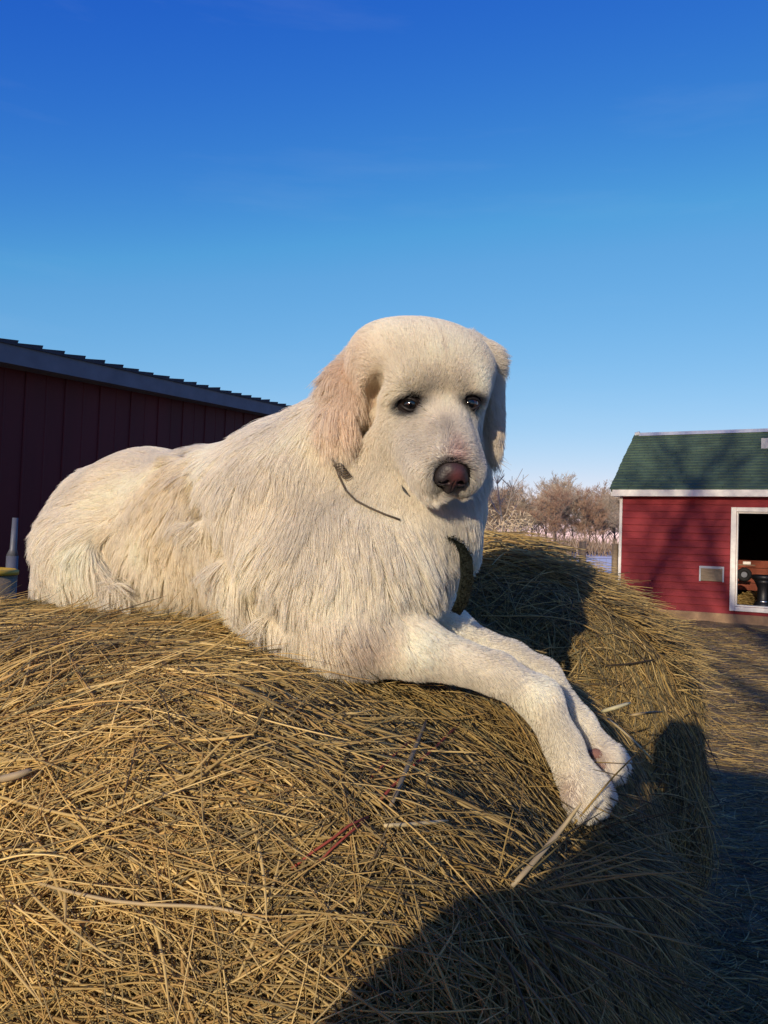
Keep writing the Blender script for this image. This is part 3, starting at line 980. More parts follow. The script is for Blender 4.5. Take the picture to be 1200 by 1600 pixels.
# messy tangle on top of the second bale
N = 6000
px = rng.uniform(690, 1060, N); dl = rng.uniform(2.5, 3.6, N)
q = np.array([P(a, 870, b) for a, b in zip(px, dl)])
q[:, 2] = 1.62
for _ in range(12): q[:, 2] -= F2(q).clip(-.05, .3) * .9
ok = np.abs(F2(q)) < .03; q = q[ok]; n = len(q)
hump = .09 * np.exp(-((q[:, 0] - .45) / .20) ** 2)
q[:, 2] += rng.random(n) ** 1.5 * (.02 + hump)
a = rng.normal(-.25, .65, n); e = rng.normal(0, .17, n)
d = np.stack([np.cos(a) * np.cos(e), np.sin(a) * np.cos(e), np.sin(e)], 1); L = rng.uniform(.1, .4, n)
t = np.linspace(-.5, .5, 6); bd = rng.normal(0, .25, n); sd = np.cross(d, [0, 0, 1.0])
pts = q[:, None] + d[:, None] * (L[:, None] * t)[..., None] + sd[:, None] * (L[:, None] * bd[:, None] * (t ** 2))[..., None]
pts[..., 2] -= (L[:, None] * .35 * t ** 2)
o = make_curves('loose_stalk', pts - OFF2, rng.uniform(.0007, .002, (n, 1)) * np.array([.7, 1, 1, 1, .8, .4]), straw_colors(n, W_GOLD), M['straw'], bale2)
o['kind'] = 'stuff'


def hit(f, px, py, d0=.4, lift=.0):
    r = CF + (px - 600) / FPX * CR + (800 - py) / FPX * CU
    r = r / r[1]; t = d0
    for _ in range(60): t += float(np.clip(f((CC + r * t)[None])[0] - lift, -.1, .1)) * .7
    return CC + r * t


# single thick stalks that stand out
def stalk(pix, r0, tint, f=F1, label='thick pale stalk'):
    m = MB()
    pts = [P(a, b, d) if d else hit(f, a, b, lift=.015) for a, b, d in pix]
    return pts, r0, tint


tk = []
tk += [([hit(F1, 800, 1385, lift=.03), hit(F1, 845, 1335, lift=.05), hit(F1, 880, 1292, lift=.065), hit(F1, 908, 1255, lift=.10)], .0034, (.42, .33, .19))]
tk += [([hit(F1, 0, 1218, lift=.02), hit(F1, 25, 1212, lift=.03), hit(F1, 50, 1203, lift=.025)], .0045, (.40, .31, .19))]
tk += [([hit(F1, 940, 1112, lift=.06), hit(F1, 960, 1106, lift=.09), hit(F1, 985, 1098, lift=.11)], .004, (.55, .50, .30))]
tk += [([hit(F1, 985, 1118, lift=.08), hit(F1, 1010, 1114, lift=.11), hit(F1, 1035, 1112, lift=.14)], .0028, (.55, .42, .22))]
tk += [([hit(F1, 950, 1123, lift=.05), hit(F1, 980, 1148, lift=.08), hit(F1, 1003, 1170, lift=.09), hit(F1, 1020, 1188, lift=.09)], .0024, (.60, .48, .24))]
tk += [([hit(F1, 610, 1260, lift=.02), hit(F1, 640, 1190, lift=.03), hit(F1, 668, 1120, lift=.02)], .0032, (.22, .18, .12))]
tk += [([hit(F1, 600, 1290, lift=.02), hit(F1, 650, 1288, lift=.02), hit(F1, 700, 1282, lift=.02)], .0026, (.60, .48, .26))]
tk += [([hit(F1, 60, 1380, lift=.015), hit(F1, 200, 1420, lift=.03), hit(F1, 330, 1410, lift=.02), hit(F1, 420, 1440, lift=.02)], .0020, (.50, .38, .20))]
K = 8
allp = []
for pts, r0, c in tk:
    pts = np.array(pts); u = np.linspace(0, len(pts) - 1, K); i = np.minimum(u.astype(int), len(pts) - 2); w = (u - i)[:, None]
    allp.append(pts[i] * (1 - w) + pts[i + 1] * w)
pp = np.array(allp)
for _ in range(2): pp[:, 1:-1] = (pp[:, :-2] + pp[:, 2:] + 2 * pp[:, 1:-1]) / 4
for j in range(len(tk)):
    m = MB(); m.tube(list(pp[j] - OFF1), list(tk[j][1] * np.array([.8, 1, 1, 1, 1, .9, .8, .35])), 6)
    V = np.array(m.v)
    me = mesh_obj('stalk', m.v, m.f, M['straw'], bale1, True)
    at = me.data.attributes.new('tint', 'FLOAT_COLOR', 'POINT'); at.data.foreach_set('color', np.tile((*tk[j][2], 1), len(V)).astype(np.float32))

# red baling twine
def twine(pix, r=.0014):
    pts = np.array([hit(F1, a, b, lift=l * .8 + .011) for a, b, l in pix])
    m = MB(); m.tube(list(pts - OFF1), r, 6); m.build('twine', M['red_twine'], bale1, True)


twine([(718, 1130, .004), (700, 1148, .012), (676, 1172, .016), (650, 1192, .014), (640, 1203, .0), (610, 1232, .010), (592, 1252, .008)], .0019)
twine([(570, 1282, .006), (548, 1300, .016), (520, 1325, .012), (500, 1345, .010), (478, 1362, .0)], .0014)
twine([(575, 1276, .006), (545, 1290, .014), (520, 1310, .012), (490, 1330, .010), (455, 1358, .0)], .0015)
twine([(655, 1150, .006), (632, 1165, .012), (600, 1195, .010), (575, 1220, -.003)], .0014)

# ------------------------------------------------------------------ the dog
H5 = .006
DLO = np.array([-1.15, .90, .75]); DHI = np.array([.62, 2.25, 2.05])
_ax = [np.arange(DLO[i], DHI[i] + H5, H5, dtype=np.float32) for i in range(3)]
BODY = np.full(tuple(len(a) for a in _ax), .2, np.float32)


def _sub(lo, hi):
    s = []
    for i in range(3):
        a = int(max(0, math.floor((lo[i] - DLO[i]) / H5))); b = int(min(len(_ax[i]), math.ceil((hi[i] - DLO[i]) / H5) + 1))
        s.append(slice(a, b))
    G = np.meshgrid(*[_ax[i][s[i]] for i in range(3)], indexing='ij')
    return tuple(s), np.stack(G, -1)


def _merge(s, d, k, cut=False):
    a = BODY[s]
    if cut:
        h = np.clip(.5 - .5 * (a + d) / k, 0, 1)
        BODY[s] = a * (1 - h) + (-d) * h + k * h * (1 - h)
    else:
        h = np.clip(.5 + .5 * (a - d) / k, 0, 1)
        BODY[s] = a * (1 - h) + d * h - k * h * (1 - h)


def cone(p1, r1, p2, r2, k=.04):
    p1, p2 = np.array(p1, float), np.array(p2, float); pad = k + .03
    lo = np.minimum(p1 - r1, p2 - r2) - pad; hi = np.maximum(p1 + r1, p2 + r2) + pad
    s, G = _sub(lo, hi)
    ab = p2 - p1; t = np.clip(((G - p1) @ ab) / (ab @ ab), 0, 1)
    d = np.linalg.norm(G - p1 - t[..., None] * ab, axis=-1) - (r1 + (r2 - r1) * t)
    _merge(s, d.astype(np.float32), k)


def ell(c, r, axes=None, k=.04, cut=False):
    c = np.array(c, float); r = np.array(r, float); pad = k + .03
    s, G = _sub(c - r.max() - pad, c + r.max() + pad)
    q = G - c
    if axes is not None: q = q @ np.array(axes).T
    k0 = np.linalg.norm(q / r, axis=-1); k1 = np.linalg.norm(q / r ** 2, axis=-1)
    d = k0 * (k0 - 1) / np.maximum(k1, 1e-6)
    _merge(s, d.astype(np.float32), k, cut)


# head frame: origin between the eyes; hl = dog's left, hf = forward, hu = up
E0 = P(689, 631, 1.20)
yaw, pit, rl = math.radians(19), math.radians(33), math.radians(1.0)
hf = np.array([math.sin(yaw) * math.cos(pit), -math.cos(yaw) * math.cos(pit), -math.sin(pit)])
hl = np.array([math.cos(yaw), math.sin(yaw), 0.0]); hu = -np.cross(hf, hl)
if hu[2] < 0: hu = -hu
hl2 = hl * math.cos(rl) + hu * math.sin(rl); hu = -hl * math.sin(rl) + hu * math.cos(rl); hl = hl2
HA = np.array([hl, hf, hu])
hd = lambda a, b, c: E0 + hl * a + hf * b + hu * c
P_ = P

# trunk
BK = 0.014   # room left for the coat
ell(P_(160, 852, 1.66), (.125, .15, .118), k=.05)                                  # haunch
cone(P_(168, 800, 1.72), .102, P_(235, 800, 1.66), .122, k=.06)                      # croup
cone(P_(225, 812, 1.64), .128, P_(345, 828, 1.52), .142, k=.06)                      # loin
cone(P_(340, 826, 1.52), .142, P_(450, 830, 1.44), .175, k=.07)                      # ribs
ell(P_(472, 822, 1.43), (.180, .175, .176), k=.06)                                    # shoulders
ell(P_(505, 893, 1.36), (.155, .155, .125), k=.06)                                     # brisket
ell(P_(582, 890, 1.33), (.115, .145, .140), k=.06)                                    # forechest
ell(P_(622, 860, 1.34), (.092, .11, .115), k=.05)
# neck and mane
cone(P_(512, 775, 1.46), .152, P_(595, 690, 1.40), .118, k=.07)
cone(P_(565, 730, 1.40), .120, P_(640, 765, 1.33), .088, k=.05)
cone(P_(655, 700, 1.36), .105, P_(672, 815, 1.33), .078, k=.05)
cone(P_(718, 745, 1.37), .045, P_(735, 800, 1.40), .020, k=.03)
cone(P_(735, 800, 1.40), .020, P_(738, 878, 1.41), .011, k=.02)
# thigh, hock, tail side
ell(P_(165, 872, 1.56), (.108, .09, .088), k=.04)
cone(P_(235, 895, 1.52), .062, P_(330, 900, 1.46), .070, k=.04)
cone(P_(210, 905, 1.50), .045, P_(130, 905, 1.55), .040, k=.03)
cone(P_(105, 885, 1.70), .055, P_(95, 903, 1.62), .042, k=.03)
# near foreleg
cone(P_(470, 900, 1.30), .10, P_(535, 985, 1.25), .078, k=.05)
cone(P_(535, 985, 1.245), .066, P_(640, 1010, 1.235), .039, k=.03)
cone(P_(640, 1010, 1.235), .039, P_(775, 1052, 1.25), .0255, k=.03)
cone(P_(775, 1052, 1.25), .0255, P_(843, 1092, 1.27), .0275, k=.02)
cone(P_(843, 1092, 1.27), .0275, P_(880, 1165, 1.28), .0225, k=.02)
cone(P_(880, 1165, 1.28), .0225, P_(898, 1210, 1.275), .0275, k=.02)
# far foreleg
cone(P_(640, 930, 1.42), .075, P_(690, 985, 1.40), .045, k=.04)
cone(P_(690, 988, 1.40), .034, P_(800, 1028, 1.40), .0215, k=.03)
cone(P_(800, 1028, 1.40), .0215, P_(848, 1056, 1.40), .0235, k=.02)
cone(P_(848, 1056, 1.40), .0235, P_(905, 1132, 1.385), .0205, k=.02)
cone(P_(905, 1132, 1.385), .0205, P_(925, 1166, 1.375), .0250, k=.02)
# paws: pad mass + four toes each
PAWS = []


def paw(c, d, out, toes, s=1.0):
    """c centre pixel pos, d direction of the toes, out sideways"""
    d = nrm(d); out = nrm(out - d * (out @ d)); up = np.cross(d, out)
    if up @ (CC - c) < 0: up = -up
    ell(c, (.034 * s, .038 * s, .026 * s), axes=[out, d, up], k=.012)
    for j, o in enumerate((-.030, -.0105, .0105, .030)):
        L = (.034, .044, .043, .032)[j] * s
        a = c + out * o * s + d * .006; b = c + out * o * s * 1.15 + d * L - up * .004
        cone(a, .0145 * s, b, .0120 * s, k=.004)
        PAWS.append((b, d, up, s))


dn = P_(925, 1268, 1.25) - P_(893, 1205, 1.275)
paw(P_(912, 1228, 1.262), dn, P_(950, 1225, 1.30) - P_(880, 1262, 1.26), 4, .92)
dn2 = P_(962, 1205, 1.34) - P_(932, 1165, 1.375)
paw(P_(938, 1180, 1.362), dn2, P_(975, 1170, 1.39) - P_(915, 1205, 1.36), 4, .84)

# head
ell(hd(0, -.114, .014), (.096, .098, .068), HA, k=.03)
ell(hd(0, -.092, .024), (.074, .064, .050), HA, k=.05)
for sg in (-1, 1):
    ell(hd(.074 * sg, -.120, .018), (.036, .050, .034), HA, k=.06)
for sg in (-1, 1):
    ell(hd(.056 * sg, -.088, -.038), (.043, .070, .058), HA, k=.03)
    ell(hd(.046 * sg, -.055, -.080), (.040, .055, .042), HA, k=.03)
    cone(hd(.054 * sg, -.030, .016), .021, hd(.030 * sg, -.034, .020), .018, k=.035)
    cone(hd(.014 * sg, .00, -.012), .020, hd(.012 * sg, .085, -.040), .017, k=.018)
    cone(hd(.032 * sg, -.01, -.047), .034, hd(.0285 * sg, .078, -.072), .0290, k=.02)
    cone(hd(.030 * sg, .01, -.080), .026, hd(.024 * sg, .082, -.088), .0195, k=.016)
cone(hd(0, -.06, -.078), .050, hd(0, .045, -.092), .024, k=.025)
cone(hd(0, -.02, -.03), .036, hd(0, .088, -.058), .026, k=.02)

# ears: broad hanging flaps
def flap(pts, wid, thick, k=.012):
    """chain of flattened ellipsoids; pts list of centre, (outward normal)"""
    for (a, b, wa, wb, nor) in pts:
        n_ = 4
        for i in range(n_ + 1):
            t = i / n_; c = a * (1 - t) + b * t; w = wa * (1 - t) + wb * t
            d = nrm(b - a); nn = nrm(nor - d * (nor @ d)); sd = np.cross(d, nn)
            ell(c, (w, .034, thick), [sd, d, nn], k=k)


nl = nrm(CC - P_(540, 620, 1.3) + np.array([-.3, 0, .1]))
flap([(P_(578, 553, 1.335), P_(546, 600, 1.278), .030, .037, nl), (P_(546, 600, 1.278), P_(540, 655, 1.258), .038, .032, nl), (P_(540, 655, 1.258), P_(532, 692, 1.262), .026, .010, nl)], 0, .0095)
nr2 = nrm(np.array([.85, -.45, .1]))
flap([(P_(744, 548, 1.35), P_(762, 585, 1.355), .024, .026, nr2), (P_(762, 585, 1.355), P_(767, 640, 1.355), .028, .024, nr2), (P_(767, 640, 1.355), P_(768, 684, 1.355), .022, .012, nr2)], 0, .0095)


ell(P_(766, 562, 1.350), (.014, .016, .020), k=.03)


def samp(q):
    """trilinear body distance"""
    g = (q - DLO) / H5
    mx = np.array(BODY.shape) - 2
    i = np.clip(np.floor(g).astype(int), 0, mx); f = np.clip(g - i, 0, 1)
    out = 0
    for a in (0, 1):
        for b in (0, 1):
            for c in (0, 1):
                w = (f[..., 0] if a else 1 - f[..., 0]) * (f[..., 1] if b else 1 - f[..., 1]) * (f[..., 2] if c else 1 - f[..., 2])
                out = out + w * BODY[i[..., 0] + a, i[..., 1] + b, i[..., 2] + c]
    return out


# shallow furrows where the coat parts (shoulder mane over flank, haunch crease)
def furrow(pix, r, depth):
    for (a, b) in zip(pix[:-1], pix[1:]):
        pa, pb_ = P_(*a), P_(*b)
        for t in np.linspace(0, 1, 5):
            c = pa * (1 - t) + pb_ * t; dirc = nrm(CC - c); tt = 0
            for _ in range(30): tt += float(samp((c + dirc * (.30 - tt))[None])[0]) * .8
            ell(c + dirc * (.30 - tt + r - depth), (r, r, r), k=.02, cut=True)


furrow([(300, 705, 1.5), (310, 780, 1.5), (345, 850, 1.5), (395, 915, 1.45), (430, 965, 1.4)], .022, .008)
furrow([(590, 590, 1.26), (587, 615, 1.25), (575, 660, 1.24), (560, 700, 1.24)], .014, .009)
furrow([(155, 845, 1.6), (185, 890, 1.55), (215, 925, 1.5)], .018, .010)

V, F = surface_net(BODY, DLO, H5)
# one smoothing pass
e = np.concatenate([F[:, [0, 1]], F[:, [1, 2]], F[:, [2, 3]], F[:, [3, 0]]])
for _ in range(2):
    acc = np.zeros_like(V); cnt = np.zeros(len(V))
    for a, b in ((0, 1), (1, 0)):
        for c in range(3): acc[:, c] += np.bincount(e[:, a], V[e[:, b], c], len(V))
        cnt += np.bincount(e[:, a], minlength=len(V))
    V = V * .5 + .5 * acc / cnt[:, None]


def head_local(q): return (q - E0) @ HA.T


def wgt(q, c, s): return np.exp(-((q - c) ** 2).sum(-1) / (2 * s * s))



def on_body(px, py, d0=.9, lift=0):
    r = CF + (px - 600) / FPX * CR + (800 - py) / FPX * CU
    r = r / r[1]; t = d0
    for _ in range(80): t += float(np.clip(samp((CC + r * t)[None])[0] - lift, -.05, .05)) * .8
    return CC + r * t


EYES = [on_body(641, 632), on_body(735, 631)]
EN = [nrm(nrm(CC - EYES[k]) * .75 + (hf * .72 + hu * .62) * .25 + hl * sg * .16) for k, sg in enumerate((-1, 1))]
EX = [nrm(hl - e * (hl @ e)) for e in EN]
EZ = [-np.cross(e, x) if -np.cross(e, x)[2] > 0 else np.cross(e, x) for e, x in zip(EN, EX)]


def eye_local(q, k): return np.stack([(q - EYES[k]) @ EX[k], (q - EYES[k]) @ EN[k], (q - EYES[k]) @ EZ[k]], -1)

NOSE = hd(-.003, .108, -.067)


def coat(q, bare=False):
    """colour of coat at points q"""
    n = len(q)
    c = np.tile((.89, .84, .73), (n, 1))
    yel = np.array((.87, .77, .57)); 
    w = (wgt(q, P_(285, 760, 1.42), .055) * .55 + wgt(q, P_(320, 890, 1.38), .10) * .45 + wgt(q, P_(200, 770, 1.55), .12) * .30 + wgt(q, P_(500, 1010, 1.2), .05) * .35 + wgt(q, P_(430, 770, 1.25), .06) * .3).clip(0, 1)
    w = (w * (1 + .4 * snoise(q, 18, 201, 2))).clip(0, 1)[:, None]
    c = c * (1 - w) + yel * w
    tan = np.array((.78, .65, .52))
    w = (wgt(q, P_(553, 585, 1.27), .045) * 1.0 + wgt(q, P_(540, 660, 1.26), .026) * .8 + wgt(q, P_(775, 640, 1.34), .05) * .6).clip(0, .9)
    hl_ = head_local(q); w = (w * np.clip((-.055 - hl_[:, 0]) / .02, 0, 1) + w * np.clip((hl_[:, 0] - .06) / .02, 0, 1)).clip(0, .9)[:, None]
    c = c * (1 - w) + tan * w
    wm = wgt(q, hd(0, .07, -.06), .05)[:, None] * .5
    c = c * (1 - wm) + np.array((.80, .77, .74)) * wm
    c *= (1 - .10 * snoise(q, 30, 202, 2) - .07 * snoise(q, 9, 203, 2))[:, None]
    gr = .22 * wgt(q, P_(672, 600, 1.2), .016) + .16 * wgt(q, P_(718, 595, 1.2), .014) + .20 * wgt(q, P_(700, 675, 1.13), .016) + .14 * wgt(q, P_(640, 700, 1.17), .03) + .2 * wgt(q, P_(740, 700, 1.16), .02)  # grey face shading painted into the coat, with the forehead centre line
    hx_ = head_local(q); gr += .22 * np.exp(-((hx_[:, 0] - .002) / .0028) ** 2) * np.exp(-((hx_[:, 2] - .075) / .022) ** 2)
    gr = (gr * (1 + .5 * snoise(q, 90, 207, 2))).clip(0, .6)[:, None]; c = c * (1 - gr) + np.array((.34, .31, .30)) * gr
    # warm wrist and paw stains
    for ctr, s, a in ((P_(880, 1238, 1.24), .018, .5), (P_(932, 1190, 1.32), .020, .75), (P_(560, 1010, 1.18), .03, .3)):
        w = wgt(q, ctr, s)[:, None] * a; c = c * (1 - w) + np.array((.55, .36, .26)) * w
    # dark skin around the eyes, lips and nose
    dk = np.zeros(n)
    for k, ey in enumerate(EYES):
        sg = (-1, 1)[k]
        l = eye_local(q, k)
        rr = np.sqrt((l[:, 0] / .0200) ** 2 + (l[:, 2] / .0150) ** 2 + (l[:, 1] / .025) ** 2)
        dk = np.maximum(dk, np.clip((1.32 - rr) * 2.0, 0, 1) if not bare else np.clip((1.75 - rr) * 4, 0, 1))
        dk = np.maximum(dk, .92 * wgt(q, ey - hl * sg * .021 + hf * .010 - hu * .003, .0092))
        dk = np.maximum(dk, .30 * wgt(q, ey - hl * sg * .016 + hf * .008 + hu * .024, .007))
    l = head_local(q) - head_local(NOSE[None])
    rn = np.sqrt((l[:, 0] / .026) ** 2 + (l[:, 2] / .024) ** 2 + (l[:, 1] / .05) ** 2)
    dk = np.maximum(dk, np.clip(1.5 - rn, 0, 1) * .85 if not bare else np.clip((1.45 - rn) * 6, 0, 1))
    dk = np.maximum(dk, .45 * wgt(q, NOSE - hu * .034 - hf * .006 - hl * .012, .011))
    dk = np.maximum(dk, .35 * wgt(q, NOSE - hu * .034 - hf * .006 + hl * .012, .011))
    # bare pinkish bridge
    pk = wgt(q, hd(-.002, .100, -.037), .0088) + .35 * wgt(q, hd(.0, .082, -.026), .007)
    pk = pk.clip(0, 1)[:, None]
    c = c * (1 - pk) + np.array((.52, .27, .25)) * pk
    gy = (.40 * wgt(q, hd(-.012, .062, -.008), .012))[:, None]
    c = c * (1 - gy) + np.array((.30, .25, .24)) * gy
    dk = dk.clip(0, 1)[:, None]
    return c * (1 - dk) + np.array((.022, .017, .018)) * dk


# flow / length / lift of the coat:  (px,py,d, dirx,diry(down),dird, length, lift, sigma)
FL = [
    (70, 850, 1.6, -.3, 1, .2, .040, .45, .09), (130, 770, 1.65, -1, .35, .2, .030, .30, .09), (110, 900, 1.55, .0, 1, 0, .045, .40, .07), (175, 880, 1.5, .35, 1, 0, .060, .35, .04),
    (220, 705, 1.65, -1, .10, .2, .028, .25, .10), (220, 800, 1.5, -1, .25, 0, .030, .22, .10), (300, 720, 1.5, -.7, .7, 0, .038, .30, .07), (290, 780, 1.42, -.2, 1, 0, .045, .30, .05),
    (320, 880, 1.38, -.9, .5, 0, .038, .25, .10), (250, 930, 1.4, -.2, .7, 0, .040, .30, .08), (400, 670, 1.42, -.8, .45, .2, .040, .30, .09), (350, 760, 1.35, -.15, 1, 0, .055, .25, .07),
    (380, 860, 1.3, .45, 1, 0, .060, .25, .06), (430, 950, 1.25, .3, 1, 0, .046, .25, .06), (450, 770, 1.27, -.1, 1, 0, .045, .35, .08), (500, 860, 1.22, .05, 1, 0, .045, .35, .08),
    (480, 1000, 1.22, -.35, .8, 0, .034, .30, .06), (480, 640, 1.38, -.6, .6, .2, .045, .45, .06), (560, 860, 1.18, .25, 1, 0, .050, .35, .07), (640, 850, 1.2, .7, .85, 0, .048, .32, .06),
    (600, 800, 1.22, .35, 1, 0, .045, .30, .05), (690, 860, 1.24, .7, .9, .1, .040, .35, .06), (660, 930, 1.22, .6, .9, 0, .044, .35, .06), (560, 970, 1.17, .3, .8, 0, .030, .35, .06),
    (738, 850, 1.38, .0, 1, 0, .020, .15, .03), (640, 1010, 1.19, .8, .55, 0, .016, .2, .07), (620, 1045, 1.19, .3, 1, 0, .026, .35, .04), (730, 1040, 1.21, .9, .5, 0, .011, .16, .06), (840, 1100, 1.23, .6, .9, 0, .009, .16, .05),
    (880, 1180, 1.25, .4, 1, 0, .008, .16, .05), (915, 1245, 1.24, .5, 1, 0, .007, .22, .03), (945, 1275, 1.24, .4, 1, 0, .008, .30, .02), (750, 1005, 1.38, .9, .35, 0, .010, .15, .06), (870, 1080, 1.37, .7, 1, 0, .008, .15, .05), (940, 1180, 1.34, .6, 1, 0, .007, .22, .03),
    (972, 1212, 1.33, .3, 1, 0, .026, .35, .014),
    (560, 740, 1.28, -.1, 1, 0, .030, .35, .05), (590, 770, 1.25, .2, 1, 0, .028, .35, .04), (520, 720, 1.3, -.3, 1, 0, .030, .4, .04),
    # head
    (650, 505, 1.27, -.2, -.9, .4, .022, .35, .03), (720, 515, 1.27, .3, -.9, .4, .018, .35, .03), (600, 520, 1.3, -.9, -.2, .2, .024, .40, .03), (655, 560, 1.22, -.15, -1, 0, .013, .18, .03), (705, 560, 1.22, .15, -1, 0, .012, .18, .03),
    (690, 610, 1.18, 0, -1, 0, .008, .15, .025), (612, 590, 1.24, -.8, -.5, 0, .014, .2, .025), (755, 580, 1.26, .7, -.6, .3, .014, .2, .025), (605, 650, 1.22, -.9, .5, 0, .015, .2, .025), (640, 665, 1.19, -.7, .7, 0, .009, .18, .02),
    (600, 700, 1.22, -.5, .9, 0, .026, .28, .03), (620, 740, 1.2, -.45, .8, 0, .026, .3, .025), (655, 700, 1.14, -.8, .35, 0, .008, .2, .02), (665, 750, 1.1, -.9, .25, 0, .008, .25, .018), (650, 780, 1.12, -.5, .8, 0, .016, .3, .018),
    (700, 690, 1.12, 0, -1, 0, .005, .12, .02), (700, 788, 1.07, 0, 1, 0, .007, .4, .015), (675, 790, 1.1, -.3, 1, 0, .010, .4, .018), (735, 785, 1.12, .15, 1, .1, .006, .25, .025), (750, 790, 1.18, .1, 1, .1, .014, .25, .03), (745, 770, 1.12, .2, 1, .2, .006, .2, .02), (740, 700, 1.15, .8, .2, .4, .008, .2, .02), (745, 750, 1.12, .8, .2, .4, .009, .2, .02),
    (765, 690, 1.25, .6, .8, .3, .018, .3, .025), (770, 740, 1.3, .5, .9, .2, .035, .35, .03), (690, 812, 1.25, .1, 1, 0, .028, .3, .03),
    # ears
    (555, 550, 1.3, -.7, .6, 0, .022, .25, .02), (545, 600, 1.27, -.3, 1, 0, .034, .22, .025), (540, 660, 1.26, -.15, 1, 0, .042, .32, .025), (520, 640, 1.28, -.5, 1, 0, .045, .5, .02), (505, 590, 1.32, -.8, .8, 0, .044, .6, .02), (520, 555, 1.32, -1, .1, 0, .034, .6, .02), (560, 690, 1.27, .2, 1, 0, .030, .4, .02), (580, 600, 1.26, .15, 1, 0, .028, .25, .02),
    (770, 560, 1.32, .9, -.1, 0, .024, .35, .02), (774, 620, 1.34, .35, 1, 0, .030, .4, .025), (774, 690, 1.34, .3, 1, 0, .032, .5, .02), (778, 562, 1.33, 1, -.1, 0, .034, .5, .013),
]
FLp = np.array([P_(a[0], a[1], a[2]) for a in FL])
FLd = np.array([nrm(CR * a[3] - CU * a[4] + CF * a[5]) for a in FL])
FLl = np.array([a[6] for a in FL]); FLa = np.array([a[7] for a in FL]); FLs = np.array([a[8] for a in FL])


def field(q):
    d = np.zeros((len(q), 3)); L = np.zeros(len(q)); A = np.zeros(len(q)); W = np.full(len(q), 1e-9)
    for i in range(len(FL)):
        w = np.exp(-((q - FLp[i]) ** 2).sum(1) / (2 * FLs[i] ** 2)) / FLs[i] + 1e-7 / (((q - FLp[i]) ** 2).sum(1) + .01)
        d += w[:, None] * FLd[i]; L += w * FLl[i]; A += w * FLa[i]; W += w
    return nrm(d), L / W, A / W


def sgrad(q, e=.006):
    v = samp(q)
    g = np.stack([samp(q + np.array([e, 0, 0])) - samp(q - np.array([e, 0, 0])), samp(q + np.array([0, e, 0])) - samp(q - np.array([0, e, 0])), samp(q + np.array([0, 0, e])) - samp(q - np.array([0, 0, e]))], -1)
    return v, nrm(g)


dog_loc = P_(420, 1000, 1.45)
dog = empty('dog', tuple(dog_loc))
tag(dog, 'big creamy white longhaired dog lying on the hay bale with forelegs hanging down', 'dog')
vc = coat(V, True) * .62  # skin colour darkened for the shade beneath the coat
vcn = V - NOSE
fast_mesh('body', V - dog_loc, F, M['skin'], dog, tint=vc)

